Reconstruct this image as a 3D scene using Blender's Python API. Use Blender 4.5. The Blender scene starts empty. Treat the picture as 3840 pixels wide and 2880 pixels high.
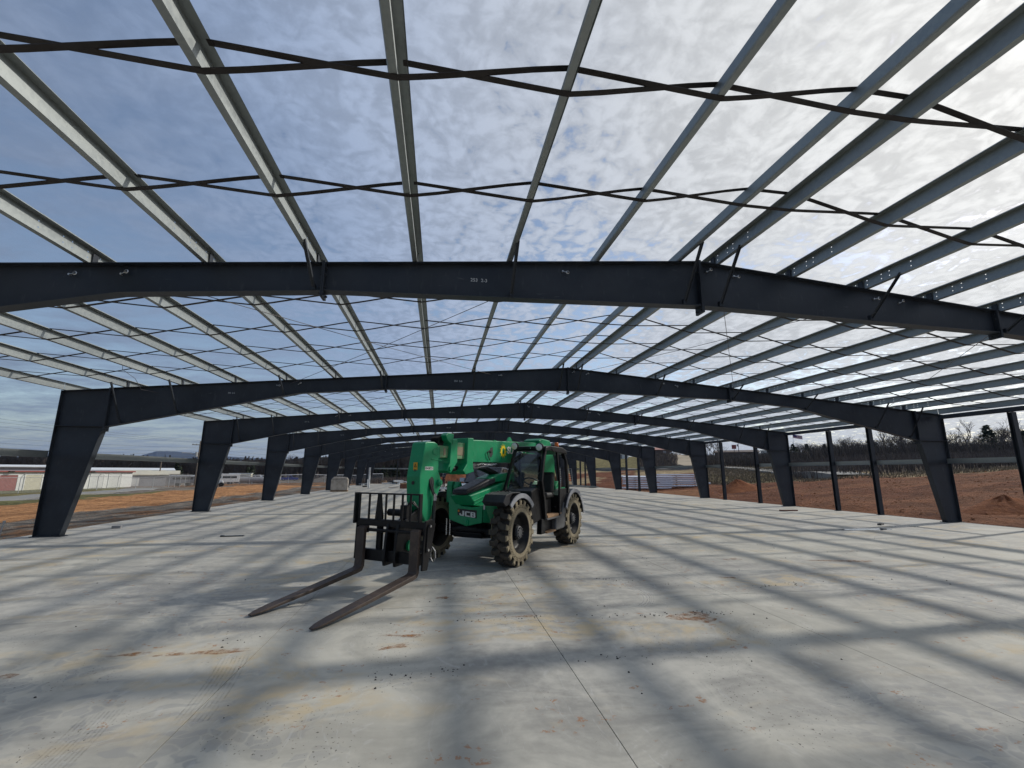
import bpy, bmesh, math, random
from mathutils import Vector, Matrix
from mathutils.geometry import delaunay_2d_cdt
R = random.Random(7)
rad = math.radians
scene = bpy.context.scene
COL = scene.collection

# ------------------------------------------------------------------ camera
cam_d = bpy.data.cameras.new('camera')
cam = bpy.data.objects.new('camera', cam_d); COL.objects.link(cam); scene.camera = cam
cam_d.sensor_width = 36; cam_d.lens = 15.769; cam_d.clip_start = .05; cam_d.clip_end = 20000
fw = Vector((.15310, .96911, .19320))
yaw, pitch, roll = .1567, .1944, .0037
fw = Vector((math.sin(yaw)*math.cos(pitch), math.cos(yaw)*math.cos(pitch), math.sin(pitch)))
rt = Vector((math.cos(yaw), -math.sin(yaw), 0)); up = rt.cross(fw)
r2 = rt*math.cos(roll)+up*math.sin(roll); u2 = up*math.cos(roll)-rt*math.sin(roll)
m = Matrix((r2, u2, -fw)).transposed().to_4x4(); m.translation = (0, 0, 1.85)
cam.matrix_world = m

# ------------------------------------------------------------------ light
SUN = Vector((1.42, .41, 1.0)).normalized()
SUN_EL = math.asin(SUN.z); SUN_AZ = math.atan2(SUN.x, SUN.y)
sd = bpy.data.lights.new('sun', 'SUN'); sd.energy = 2.5; sd.angle = rad(1.7); sd.color = (1, .95, .87)
so = bpy.data.objects.new('sun', sd); COL.objects.link(so)
so.rotation_euler = SUN.to_track_quat('Z', 'Y').to_euler()

world = bpy.data.worlds.new('World'); scene.world = world; world.use_nodes = True
def build_world():
    nt = world.node_tree; nt.nodes.clear(); N = nt.nodes; L = nt.links
    def nd(t, **k):
        n = N.new(t)
        for a, v in k.items(): setattr(n, a, v)
        return n
    def put(s, v):
        if isinstance(v, bpy.types.NodeSocket): L.new(v, s)
        elif v is not None: s.default_value = v
    def mth(op, a, b=None, c=None, clamp=False):
        n = nd('ShaderNodeMath', operation=op, use_clamp=clamp)
        put(n.inputs[0], a); put(n.inputs[1], b)
        if c is not None: put(n.inputs[2], c)
        return n.outputs[0]
    def vm(op, a, b=None, s=None):
        n = nd('ShaderNodeVectorMath', operation=op); put(n.inputs[0], a)
        if b is not None: put(n.inputs[1], b)
        if s is not None: put(n.inputs['Scale'], s)
        return n.outputs['Value'] if op == 'DOT_PRODUCT' else n.outputs[0]
    def noise(vec, sc, det=4, rough=.55, dist=0):
        n = nd('ShaderNodeTexNoise', noise_dimensions='2D'); put(n.inputs['Vector'], vec); n.inputs['Scale'].default_value = sc
        n.inputs['Detail'].default_value = det; n.inputs['Roughness'].default_value = rough; n.inputs['Distortion'].default_value = dist
        return n.outputs[0]
    def ramp(v, lo, hi, a=0., b=1.):
        n = nd('ShaderNodeMapRange', interpolation_type='SMOOTHSTEP'); put(n.inputs[0], v)
        n.inputs[1].default_value = lo; n.inputs[2].default_value = hi; n.inputs[3].default_value = a; n.inputs[4].default_value = b
        return n.outputs[0]
    def mix(f, a, b):
        n = nd('ShaderNodeMix', data_type='RGBA'); put(n.inputs[0], f); put(n.inputs[6], a); put(n.inputs[7], b)
        return n.outputs[2]
    d = nd('ShaderNodeTexCoord').outputs['Generated']
    sep = nd('ShaderNodeSeparateXYZ'); L.new(d, sep.inputs[0])
    z = mth('MAXIMUM', sep.outputs[2], 0.0)
    den = mth('ADD', z, .10)
    cmb = nd('ShaderNodeCombineXYZ'); put(cmb.inputs[0], mth('DIVIDE', sep.outputs[0], den)); put(cmb.inputs[1], mth('DIVIDE', sep.outputs[1], den))
    p = cmb.outputs[0]
    sky = nd('ShaderNodeTexSky', sky_type='NISHITA'); sky.sun_disc = False; sky.sun_elevation = SUN_EL; sky.sun_rotation = SUN_AZ
    sky.air_density = 1.0; sky.dust_density = 1.2; sky.ozone_density = 1.0
    skyc = vm('SCALE', sky.outputs[0], s=.125)
    # layered altocumulus: a broad sheet broken into small puffs, thinner and streakier away from the sun
    cosS = vm('DOT_PRODUCT', d, tuple(SUN))
    warp = nd('ShaderNodeTexNoise', noise_dimensions='2D'); put(warp.inputs['Vector'], p); warp.inputs['Scale'].default_value = 7.0; warp.inputs['Detail'].default_value = 2
    wv = vm('SUBTRACT', warp.outputs['Color'], (.5, .5, .5))
    pw = vm('ADD', p, vm('SCALE', wv, s=.085))
    broad = noise(p, .9, 3, .55)
    puff = noise(pw, 11.5, 4, .64)
    vo = nd('ShaderNodeTexVoronoi', feature='F1', voronoi_dimensions='2D'); put(vo.inputs['Vector'], pw); vo.inputs['Scale'].default_value = 23
    cell = mth('SUBTRACT', 1.0, mth('MULTIPLY', vo.outputs['Distance'], 1.3))
    fine = noise(p, 46, 2, .6)
    rot = nd('ShaderNodeMapping'); put(rot.inputs[0], pw); rot.inputs['Rotation'].default_value = (0, 0, rad(35)); rot.inputs['Scale'].default_value = (.8, 1.9, 1)
    streak = noise(rot.outputs[0], 2.2, 4, .6)
    side = ramp(cosS, -.15, .60)                          # 0 away from the sun, 1 towards it
    puffs = mth('ADD', mth('MULTIPLY', puff, .78), mth('ADD', mth('MULTIPLY', cell, .19), mth('MULTIPLY', fine, .16)))
    dens_p = mth('ADD', mth('MULTIPLY', puffs, 1.0), mth('MULTIPLY', mth('SUBTRACT', broad, .5), .95))
    dens_p = mth('ADD', dens_p, mth('ADD', mth('MULTIPLY', side, .16), mth('SUBTRACT', mth('MULTIPLY', ramp(z, .18, .55), .17), .115)))
    cp = ramp(dens_p, .36, .60)
    cs = mth('ADD', mth('MULTIPLY', ramp(streak, .20, .75), .62), mth('MULTIPLY', puff, .50), clamp=True)
    dm = mth('ADD', ramp(cosS, -.05, .50), mth('MULTIPLY', mth('SUBTRACT', broad, .5), .8), clamp=True)
    cover = mth('ADD', mth('MULTIPLY', cp, dm), mth('MULTIPLY', cs, mth('SUBTRACT', 1.0, dm)), clamp=True)
    # forward scattering: cloud and haze glow towards the sun
    x = mth('MULTIPLY', mth('ADD', cosS, 1.0), .5)
    g1 = mth('POWER', x, 2.0); g2 = mth('POWER', x, 16.0)
    lum = mth('ADD', .155, mth('ADD', mth('MULTIPLY', g1, .50), mth('MULTIPLY', g2, .20)))
    tex = mth('ADD', 1.0, mth('MULTIPLY', mth('SUBTRACT', ramp(puffs, .38, .74, .86, 1.13), 1.0), mth('ADD', .35, mth('MULTIPLY', dm, .65))))
    lum = mth('MULTIPLY', lum, tex)
    tint = mix(ramp(x, .56, 1.03), (.76, .98, 1.42, 1), (1.0, 1.0, .97, 1))
    cloud = vm('MULTIPLY', tint, nd('ShaderNodeCombineXYZ').outputs[0])
    comb = [n for n in N if n.bl_idname == 'ShaderNodeCombineXYZ'][-1]
    for i in range(3): L.new(lum, comb.inputs[i])
    low = ramp(z, .0, .10)                                # pale haze at the horizon
    hz = vm('SCALE', mix(g1, (.62, .80, 1.02, 1), (1.0, .99, .96, 1)), s=mth('ADD', .30, mth('MULTIPLY', g1, .26)))
    col = mix(mth('MULTIPLY', cover, .96), skyc, cloud)
    col = mix(mth('MULTIPLY', mth('SUBTRACT', 1.0, low), .75), col, hz)
    bg = nd('ShaderNodeBackground'); L.new(col, bg.inputs[0]); bg.inputs[1].default_value = 1.0
    out = nd('ShaderNodeOutputWorld'); L.new(bg.outputs[0], out.inputs[0])
build_world()
try:
    world.cycles.sampling_method = 'MANUAL'; world.cycles.sample_map_resolution = 1024
except Exception: pass
vs = scene.view_settings; vs.view_transform = 'Standard'; vs.look = 'None'; vs.exposure = .1; vs.gamma = 1; vs.use_curve_mapping = False
scene.cycles.max_bounces = 5; scene.cycles.diffuse_bounces = 3; scene.cycles.glossy_bounces = 3; scene.cycles.transparent_max_bounces = 12
scene.cycles.caustics_reflective = False; scene.cycles.caustics_refractive = False

# ------------------------------------------------------------------ materials
MATS = {}
class NB:
    """small node-graph builder"""
    dim = '3D'
    def __init__(s, name):
        s.m = bpy.data.materials.new(name); s.m.use_nodes = True; s.t = s.m.node_tree; s.N = s.t.nodes; s.L = s.t.links
        s.bsdf = s.N['Principled BSDF']; s.out = s.N['Material Output']; MATS[name] = s.m
    def nd(s, t, **k):
        n = s.N.new(t)
        for a, v in k.items(): setattr(n, a, v)
        return n
    def put(s, sock, v):
        if isinstance(v, bpy.types.NodeSocket): s.L.new(v, sock)
        elif v is not None: sock.default_value = v
    def mth(s, op, a, b=None, clamp=False):
        n = s.nd('ShaderNodeMath', operation=op, use_clamp=clamp); s.put(n.inputs[0], a); s.put(n.inputs[1], b); return n.outputs[0]
    def pos(s): return s.nd('ShaderNodeNewGeometry').outputs['Position']
    def objc(s): return s.nd('ShaderNodeTexCoord').outputs['Object']
    def mp(s, v, sc=(1, 1, 1), rot=(0, 0, 0), loc=(0, 0, 0)):
        n = s.nd('ShaderNodeMapping'); s.put(n.inputs[0], v); n.inputs['Scale'].default_value = sc; n.inputs['Rotation'].default_value = rot; n.inputs['Location'].default_value = loc
        return n.outputs[0]
    def noise(s, v, sc, det=4, rough=.55, dist=0., col=False):
        n = s.nd('ShaderNodeTexNoise', noise_dimensions=s.dim); s.put(n.inputs['Vector'], v); n.inputs['Scale'].default_value = sc
        n.inputs['Detail'].default_value = det; n.inputs['Roughness'].default_value = rough; n.inputs['Distortion'].default_value = dist
        return n.outputs[1 if col else 0]
    def voro(s, v, sc, feat='F1', out='Distance', rnd=1.):
        n = s.nd('ShaderNodeTexVoronoi', feature=feat, voronoi_dimensions=s.dim); s.put(n.inputs['Vector'], v); n.inputs['Scale'].default_value = sc; n.inputs['Randomness'].default_value = rnd
        return n.outputs[out]
    def ramp(s, v, lo, hi, a=0., b=1.):
        n = s.nd('ShaderNodeMapRange', interpolation_type='SMOOTHSTEP'); s.put(n.inputs[0], v)
        for i, q in enumerate((lo, hi, a, b)): n.inputs[i+1].default_value = q
        return n.outputs[0]
    def mix(s, f, a, b, mode='MIX'):
        n = s.nd('ShaderNodeMix', data_type='RGBA', blend_type=mode); s.put(n.inputs[0], f); s.put(n.inputs[6], c4(a)); s.put(n.inputs[7], c4(b)); return n.outputs[2]
    def bump(s, h, st=.3, dist=.01):
        n = s.nd('ShaderNodeBump'); s.put(n.inputs['Height'], h); n.inputs['Strength'].default_value = st; n.inputs['Distance'].default_value = dist
        s.L.new(n.outputs[0], s.bsdf.inputs['Normal'])
    def base(s, c, rough=.5, metal=0., spec=None):
        s.put(s.bsdf.inputs['Base Color'], c4(c)); s.put(s.bsdf.inputs['Roughness'], rough); s.put(s.bsdf.inputs['Metallic'], metal)
        if spec is not None: s.bsdf.inputs['Specular IOR Level'].default_value = spec
        return s.m
def c4(c):
    if isinstance(c, (tuple, list)) and len(c) == 3: return (*c, 1)
    return c
def simple(name, col, rough=.5, metal=0., var=.12, sc=3., bump=0., spec=None):
    """base colour broken up by two scales of noise"""
    b = NB(name); v = b.objc()
    n = b.mth('ADD', b.mth('MULTIPLY', b.noise(v, sc, 5, .6), .6), b.mth('MULTIPLY', b.noise(v, sc*7, 3), .4))
    dark = tuple(c*(1-var*1.6) for c in col); lite = tuple(min(1, c*(1+var*1.6)) for c in col)
    b.base(b.mix(b.ramp(n, .3, .7), dark, lite), b.ramp(b.noise(v, sc*3), .3, .7, max(.05, rough-.08), min(1, rough+.08)), metal, spec)
    if bump: b.bump(b.noise(v, sc*12, 4), bump, .004)
    return b.m

def m_primer():
    b = NB('primer'); v = b.pos()
    n = b.noise(v, 1.2, 5, .6); n2 = b.noise(b.mp(v, (1, 1, .25)), 14, 3)
    c = b.mix(b.ramp(n, .3, .7), (.016, .021, .029), (.033, .040, .051))
    c = b.mix(b.ramp(n2, .60, .75, 0, .40), c, (.068, .072, .080)); c = b.mix(b.ramp(b.noise(b.mp(v, (.5, 1, 3), (0, rad(20), 0)), 5, 5, .7, 1.2), .66, .70, 0, .5), c, (.10, .105, .11))
    b.base(c, b.ramp(n, .3, .7, .42, .6), 0, .4)
    b.bump(b.noise(v, 60, 3), .06, .003)
m_primer()
def m_galv(name, a, bcol, metal, rough):
    b = NB(name); v = b.pos()
    cell = b.voro(v, 26, 'F1', 'Color')
    sep = b.nd('ShaderNodeSeparateColor'); b.L.new(cell, sep.inputs[0])
    n = b.mth('ADD', b.mth('MULTIPLY', sep.outputs[0], .18), b.mth('MULTIPLY', b.noise(b.mp(v, (1, .10, 1)), 3, 3), .82))
    b.base(b.mix(b.ramp(n, .25, .75), a, bcol), b.ramp(n, .2, .8, rough-.06, rough+.1), metal)
m_galv('galvanised', (.265, .29, .293), (.35, .378, .372), .55, .47)
simple('strap', (.026, .021, .020), .6, .2, .15, 2)
simple('cable', (.11, .10, .10), .5, .3, .1, 3)
simple('bolt', (.55, .56, .56), .35, .7, .1, 20)
simple('white_mark', (.72, .74, .74), .7, 0, .05, 20)

def m_concrete():
    b = NB('concrete'); b.dim = '2D'; v = b.pos()
    w = b.noise(v, .45, 2, .55, 0, True)
    vw = b.nd('ShaderNodeVectorMath', operation='MULTIPLY_ADD'); b.put(vw.inputs[0], w); vw.inputs[1].default_value = (.9, .9, 0); b.put(vw.inputs[2], v); vw = vw.outputs[0]
    big = b.noise(v, .16, 2, .55); mid = b.noise(vw, .9, 5, .62, .6); fine = b.noise(v, 9, 4, .65)
    trow = b.noise(b.mp(vw, (.45, 2.3, 1), (0, 0, rad(8))), 1.5, 3, .6, .4)
    cloud = b.mth('ADD', b.mth('MULTIPLY', mid, .5), b.mth('ADD', b.mth('MULTIPLY', trow, .3), b.mth('MULTIPLY', fine, .2)))
    c = b.mix(b.ramp(cloud, .34, .66), (.262, .256, .236), (.50, .482, .428))
    c = b.mix(b.ramp(big, .36, .66, 0, .6), c, b.mix(b.ramp(mid, .35, .65), (.42, .40, .335), (.55, .525, .44)))
    # rounded trowel and tyre prints: damp-looking cells in lanes
    vx = b.nd('ShaderNodeVectorMath', operation='MULTIPLY_ADD'); b.put(vx.inputs[0], b.noise(v, 3.2, 2, .6, 0, True)); vx.inputs[1].default_value = (.30, .30, 0); b.put(vx.inputs[2], b.mp(vw, (1.0, 1.35, 1), (0, 0, rad(12)))); vx = vx.outputs[0]
    cell = b.nd('ShaderNodeSeparateColor'); b.L.new(b.voro(vx, 7.0, 'F1', 'Color'), cell.inputs[0])
    edge = b.voro(vx, 7.0, 'DISTANCE_TO_EDGE')
    lane = b.ramp(b.noise(b.mp(v, (.35, .8, 1), (0, 0, rad(-6))), .8, 3), .46, .62)
    prn = b.mth('MULTIPLY', b.mth('MULTIPLY', b.ramp(cell.outputs[0], .45, .6), b.ramp(edge, .0, .16)), lane)
    c = b.mix(b.mth('MULTIPLY', prn, .42), c, (.25, .255, .255))
    # pale scuffs
    sc = b.ramp(b.noise(b.mp(vw, (3.0, .8, 1), (0, 0, rad(40))), 2.2, 6, .7, 1.5), .60, .70)
    c = b.mix(b.mth('MULTIPLY', sc, .22), c, (.60, .60, .59))
    # clay tracked over the slab: ochre wash, then small crusts of mud
    wash = b.mth('MULTIPLY', b.ramp(b.noise(b.mp(vw, (.55, 1.7, 1)), .55, 3, .6, .3), .50, .70), b.ramp(b.noise(vw, 2.6, 5, .65), .40, .64))
    c = b.mix(b.mth('MULTIPLY', wash, .64), c, (.54, .42, .24))
    cr = b.mth('MULTIPLY', b.ramp(b.noise(b.mp(vw, (.8, 2.6, 1)), 1.5, 3), .60, .70), b.ramp(b.noise(v, 11, 4, .7), .57, .64))
    c = b.mix(b.mth('MULTIPLY', cr, .7), c, (.33, .145, .055))
    gr = b.mth('MULTIPLY', b.ramp(b.noise(v, .9, 3), .52, .62), b.ramp(b.noise(v, 34, 2, .5), .70, .74))
    c = b.mix(b.mth('MULTIPLY', gr, .8), c, (.055, .045, .04))
    b.base(c, b.ramp(cloud, .3, .7, .62, .85), 0, .3)
    b.bump(b.mth('ADD', b.mth('MULTIPLY', fine, .5), b.mth('MULTIPLY', prn, .3)), .12, .01)
m_concrete()
simple('joint_dirt', (.05, .047, .043), .95, 0, .2, 8)
simple('water', (.10, .115, .13), .03, 0, .05, 2, 0, .9)

def m_ground():
    b = NB('ground'); b.dim = '2D'; v = b.pos()
    at = b.nd('ShaderNodeVertexColor', layer_name='zone').outputs[0]
    n1 = b.noise(v, .5, 6, .65, .3); n2 = b.noise(v, 3.2, 6, .7); n3 = b.noise(b.mp(v, (1.6, .35, 1)), .9, 5, .65, .4)
    k = b.mth('ADD', b.mth('MULTIPLY', n1, .4), b.mth('ADD', b.mth('MULTIPLY', n2, .3), b.mth('MULTIPLY', n3, .3)))
    c = b.mix(1.0, at, b.mix(b.ramp(k, .30, .70), (.42, .38, .36), (1.5, 1.52, 1.54)), 'MULTIPLY')
    b.base(c, .95, 0, .15)
    b.bump(b.mth('ADD', n2, b.mth('MULTIPLY', n1, 1.5)), .8, .4)
m_ground()
for nm, c, r in (('bark', (.105, .088, .074), .95), ('twig', (.098, .078, .066), .95), ('twig_dark', (.080, .065, .054), .95), ('twig_tan', (.20, .155, .10), .95),
                 ('cedar', (.030, .042, .022), .9), ('dry_grass', (.20, .16, .105), .95)):
    simple(nm, c, r, 0, .25, 1.5)
simple('mountain', (.028, .035, .038), 1, 0, .1, .004)

# ------------------------------------------------------------------ mesh helpers
class MB:
    def __init__(s): s.v = []; s.f = []; s.mi = []
    def add(s, vs, fs, mi=0):
        o = len(s.v); s.v += [tuple(p) for p in vs]; s.f += [tuple(i+o for i in f) for f in fs]; s.mi += [mi]*len(fs); return s
    def box(s, x0, x1, y0, y1, z0, z1, mi=0):
        return s.add([(x0,y0,z0),(x1,y0,z0),(x1,y1,z0),(x0,y1,z0),(x0,y0,z1),(x1,y0,z1),(x1,y1,z1),(x0,y1,z1)],
                     [(0,3,2,1),(4,5,6,7),(0,1,5,4),(1,2,6,5),(2,3,7,6),(3,0,4,7)], mi)
    def prism(s, pts, a0, a1, ax='y', mi=0):
        """2D outline pushed along an axis: 'y' takes (x,z), 'x' takes (y,z), 'z' takes (x,y)"""
        n = len(pts)
        def P(p, a): return {'y': (p[0], a, p[1]), 'x': (a, p[0], p[1]), 'z': (p[0], p[1], a)}[ax]
        vs = [P(p, a0) for p in pts]+[P(p, a1) for p in pts]
        return s.add(vs, [tuple(range(n))[::-1], tuple(range(n, 2*n))]+[(i, (i+1) % n, n+(i+1) % n, n+i) for i in range(n)], mi)
    def tube(s, path, r, n=8, cap=True, mi=0, flat=None):
        P = [Vector(p) for p in path]; k = len(P); rs = r if isinstance(r, (list, tuple)) else [r]*k
        vs = []; prev = None
        for i, p in enumerate(P):
            t = (P[min(i+1, k-1)]-P[max(i-1, 0)]).normalized()
            if prev is None:
                a = Vector((0, 0, 1)) if abs(t.z) < .9 else Vector((1, 0, 0)); u = t.cross(a).normalized()
            else: u = (prev-t*prev.dot(t)).normalized()
            prev = u; w = t.cross(u)
            for j in range(n):
                a = 2*math.pi*(j+.5)/n
                if flat: q = p+u*(math.cos(a)*flat[0]*1.414)+w*(math.sin(a)*flat[1]*1.414)
                else: q = p+(u*math.cos(a)+w*math.sin(a))*rs[i]
                vs.append(q)
        fs = [(i*n+j, i*n+(j+1) % n, (i+1)*n+(j+1) % n, (i+1)*n+j) for i in range(k-1) for j in range(n)]
        if cap: fs += [tuple(range(n))[::-1], tuple(range((k-1)*n, k*n))]
        return s.add(vs, fs, mi)
    def bar(s, p0, p1, w, h, mi=0):
        """straight rectangular bar between two points"""
        return s.tube([p0, p1], 0, 4, True, mi, (w/2, h/2))
    def lathe(s, prof, n=32, ax='y', c=(0, 0, 0), mi=0):
        """profile of (radius, along-axis)"""
        vs = []; k = len(prof)
        for i in range(n):
            a = 2*math.pi*i/n; ca, sa = math.cos(a), math.sin(a)
            for r_, h in prof:
                q = {'y': (r_*ca, h, r_*sa), 'x': (h, r_*ca, r_*sa), 'z': (r_*ca, r_*sa, h)}[ax]
                vs.append((q[0]+c[0], q[1]+c[1], q[2]+c[2]))
        fs = []
        for i in range(n):
            for j in range(k-1): fs.append((i*k+j, ((i+1) % n)*k+j, ((i+1) % n)*k+j+1, i*k+j+1))
        return s.add(vs, fs, mi)
    def cyl(s, c, r, a0, a1, ax='y', n=16, mi=0):
        pts = [(math.cos(2*math.pi*i/n)*r, math.sin(2*math.pi*i/n)*r) for i in range(n)]
        pts = {'y': [(c[0]+p[0], c[2]+p[1]) for p in pts], 'x': [(c[1]+p[0], c[2]+p[1]) for p in pts], 'z': [(c[0]+p[0], c[1]+p[1]) for p in pts]}[ax]
        return s.prism(pts, a0, a1, ax, mi)
    def mesh(s, name, mats):
        me = bpy.data.meshes.new(name); me.from_pydata(s.v, [], s.f)
        mats = mats if isinstance(mats, (list, tuple)) else [mats]
        for m_ in mats: me.materials.append(MATS[m_] if isinstance(m_, str) else m_)
        if len(mats) > 1: me.polygons.foreach_set('material_index', s.mi)
        bm = bmesh.new(); bm.from_mesh(me); bmesh.ops.recalc_face_normals(bm, faces=bm.faces); bm.to_mesh(me); bm.free()
        me.update(); return me
    def build(s, name, mats, parent=None, loc=None, rz=0., smooth=False, bevel=0.):
        return link(name, s.mesh(name, mats), parent, loc, (0, 0, rz) if rz else None, smooth, bevel)
def link(name, me, parent=None, loc=None, rot=None, smooth=False, bevel=0.):
    o = bpy.data.objects.new(name, me); COL.objects.link(o)
    if parent is not None: o.parent = parent
    if loc is not None: o.location = loc
    if rot is not None: o.rotation_euler = rot
    if smooth and me is not None:
        me.polygons.foreach_set('use_smooth', [True]*len(me.polygons))
        try: me.set_sharp_from_angle(angle=rad(38))
        except Exception: pass
    if bevel:
        b = o.modifiers.new('bevel', 'BEVEL'); b.width = bevel; b.segments = 2; b.limit_method = 'ANGLE'; b.angle_limit = rad(35)
    return o
def tag(o, label=None, cat=None, group=None, kind=None):
    if label: o['label'] = label
    if cat: o['category'] = cat
    if group: o['group'] = group
    if kind: o['kind'] = kind
    return o
def empty(name, loc=(0, 0, 0), rz=0., label=None, cat=None, group=None):
    o = bpy.data.objects.new(name, None); COL.objects.link(o); o.location = loc; o.rotation_euler = (0, 0, rz); o.empty_display_size = .2
    return tag(o, label, cat, group)
def text_mesh(s, size, depth=.002, mat='white_mark', offset=0.):
    cu = bpy.data.curves.new('lettering', 'FONT'); cu.body = s; cu.size = size; cu.extrude = depth; cu.align_x = 'CENTER'; cu.align_y = 'CENTER'; cu.offset = offset
    o = bpy.data.objects.new('lettering', cu); COL.objects.link(o)
    bpy.context.view_layer.update()
    me = bpy.data.meshes.new_from_object(o.evaluated_get(bpy.context.evaluated_depsgraph_get()))
    bpy.data.objects.remove(o); bpy.data.curves.remove(cu)
    me.materials.clear(); me.materials.append(MATS[mat]); return me
ORD = ['zeroth', 'first', 'second', 'third', 'fourth', 'fifth', 'sixth', 'seventh', 'eighth', 'ninth', 'tenth', 'eleventh']

# ------------------------------------------------------------------ the slab
Y1, SP = 6.908, 8.4276
fy = lambda k: Y1+(k-1)*SP
XL, XR, XM, ZE, ZR = -11.32, 20.15, 4.45, 4.24, 5.56
SL = (ZR-ZE)/(XM-XL)
ztop = lambda x: ZR-abs(x-XM)*SL
slab = MB().box(-11.72, 20.52, -12.1, 74.6, -.40, -.022).build('concrete_slab', 'joint_dirt'); tag(slab, 'pale grey concrete floor slab of the open steel building', None, None, 'structure')
xs = [-11.74]+[4.45+3.135*k for k in range(-5, 6)]+[20.54]
xs = [x for i, x in enumerate(xs) if i == 0 or x-xs[i-1] > .5]
ys = [-12.12]+[fy(k)-.05 for k in range(0, 9)]+[74.62]
for i in range(len(xs)-1):
    for j in range(len(ys)-1):
        g = .0035
        MB().box(xs[i]+g, xs[i+1]-g, ys[j]+g, ys[j+1]-g, -.02, 0).build('slab_panel', 'concrete', slab)

def m_mark(name, col, amt):
    b = NB(name); tr = b.nd('ShaderNodeBsdfTransparent'); mx = b.nd('ShaderNodeMixShader'); v = b.pos()
    b.base(col, .85, 0, .2); b.put(mx.inputs[0], b.mth('MULTIPLY', b.ramp(b.noise(v, 9, 5, .7), .35, .70), amt)); b.L.new(tr.outputs[0], mx.inputs[1]); b.L.new(b.bsdf.outputs[0], mx.inputs[2]); b.L.new(mx.outputs[0], b.out.inputs[0])
m_mark('scuff_pale', (.66, .65, .62), .55); m_mark('scuff_dark', (.15, .145, .135), .20); m_mark('mud_smear', (.36, .17, .07), .75)
def arc_mark(cx, cy, r0, a0, a1, n, gap, w, mat):
    m_ = MB()
    for i in range(n):
        r_ = r0+i*gap; vs = []
        for k in range(25): a = rad(a0+(a1-a0)*k/24); vs += [(cx+r_*math.cos(a), cy+r_*math.sin(a), .0015), (cx+(r_+w)*math.cos(a), cy+(r_+w)*math.sin(a), .0015)]
        m_.add(vs, [(2*k, 2*k+1, 2*k+3, 2*k+2) for k in range(24)])
    o = m_.build('tyre_mark', mat, slab); o['kind'] = 'stuff'; return o
arc_mark(2.3, 7.15, .85, -50, 48, 3, .045, .016, 'scuff_pale'); arc_mark(2.1, 7.3, 1.15, -40, 30, 4, .03, .012, 'scuff_pale'); arc_mark(9.0, 6.9, 1.3, -60, 40, 4, .04, .016, 'scuff_pale')
arc_mark(-9.2, 3.6, 7.3, 4, 14, 8, .035, .014, 'scuff_dark'); arc_mark(-12, 2.2, 9.6, 2, 13, 9, .03, .013, 'scuff_dark'); arc_mark(-6, 9, 9.5, -62, -38, 4, .06, .02, 'scuff_dark')
for cx, cy, l_, w, a in ((-2.35, 5.55, .75, .07, .02), (-3.1, 5.6, .35, .05, .1), (-.35, 5.75, .55, .05, -.2), (-.42, 5.42, .40, .06, .3), (-3.9, 5.2, .22, .06, .2), (1.15, 6.25, .3, .05, .1), (.1, 7.3, .22, .08, 0), (3.3, 5.9, .5, .22, -.1), (6.4, 9.5, .5, .1, .1), (8.6, 9.0, 1.1, .12, -.2), (5.2, 7.9, .4, .06, -.3)):
    n = 22; pts = [(cx+(l_/2*math.cos(2*math.pi*k/n)*(1+.35*math.sin(5*k+cx)))*math.cos(a)-w*math.sin(2*math.pi*k/n)*math.sin(a), cy+(l_/2*math.cos(2*math.pi*k/n)*(1+.35*math.sin(5*k+cx)))*math.sin(a)+w*math.sin(2*math.pi*k/n)*(1+.5*math.sin(7*k))*math.cos(a), .002) for k in range(n)]
    MB().add(pts, [tuple(range(n))]).build('mud_smear', 'mud_smear', slab)['kind'] = 'stuff'

# ------------------------------------------------------------------ rigid frames
FW, TF, TW = .20, .014, .010     # flange width, flange and web thickness
def ibeam(outline_top, outline_bot):
    """plate girder: web between two polylines plus a flange along each"""
    m_ = MB(); web = outline_top+outline_bot[::-1]
    m_.prism(web, -TW/2, TW/2, 'y')
    for line, sgn in ((outline_top, 1), (outline_bot, -1)):
        for a, b in zip(line[:-1], line[1:]):
            d = Vector((b[0]-a[0], b[1]-a[1])).normalized(); n = Vector((-d.y, d.x))*sgn*TF
            m_.prism([a, b, (b[0]+n.x, b[1]+n.y), (a[0]+n.x, a[1]+n.y)], -FW/2, FW/2, 'y')
    return m_
def mirror(pts): return [(2*XM-x, z) for x, z in pts]
kL = XL+1.285
col_out = [(XL+TF, .02), (XL+TF, ZE-.02)]; col_in = [(XL+.66, .02), (kL, 3.15)]
def column_mesh(mir):
    m_ = MB(); f = mirror if mir else (lambda p: p)
    m_.prism(f([(XL+TF, .02), (XL+.66, .02), (kL-.002, 3.14), (kL-.002, ztop(kL)-.03), (XL+TF, ZE-.02)]), -TW/2, TW/2, 'y')
    m_.prism(f([(XL, .02), (XL+TF, .02), (XL+TF, ZE-.01), (XL, ZE-.01)]), -FW/2, FW/2, 'y')
    m_.prism(f([(XL+.66, .02), (XL+.66+TF, .02), (kL+TF-.02, 3.13), (kL-.02, 3.13)]), -FW/2, FW/2, 'y')
    m_.prism(f([(XL+TF, ZE-.034), (kL-.002, ztop(kL)-.034), (kL-.002, ztop(kL)-.016), (XL+TF, ZE-.016)]), -FW/2, FW/2, 'y')
    return m_.mesh('column', 'primer')
def plate(p, mir=False):
    return MB().prism(mirror(p) if mir else p, -FW/2-.012, FW/2+.012, 'y')
pin = XM-6.32; kink = XM-9.05
zb = lambda x: {'knee': 3.15}.get(x, x)
bot_in = [(pin+.012, 4.585), (XM-.012, 4.735)]; bot_out = [(kL+.03, 3.165), (kink, 4.36), (pin-.012, 4.575)]
top_in = [(pin+.012, ztop(pin)-TF), (XM-.012, ZR-TF)]; top_out = [(kL+.03, ztop(kL)-TF), (pin-.012, ztop(pin)-TF)]
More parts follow.
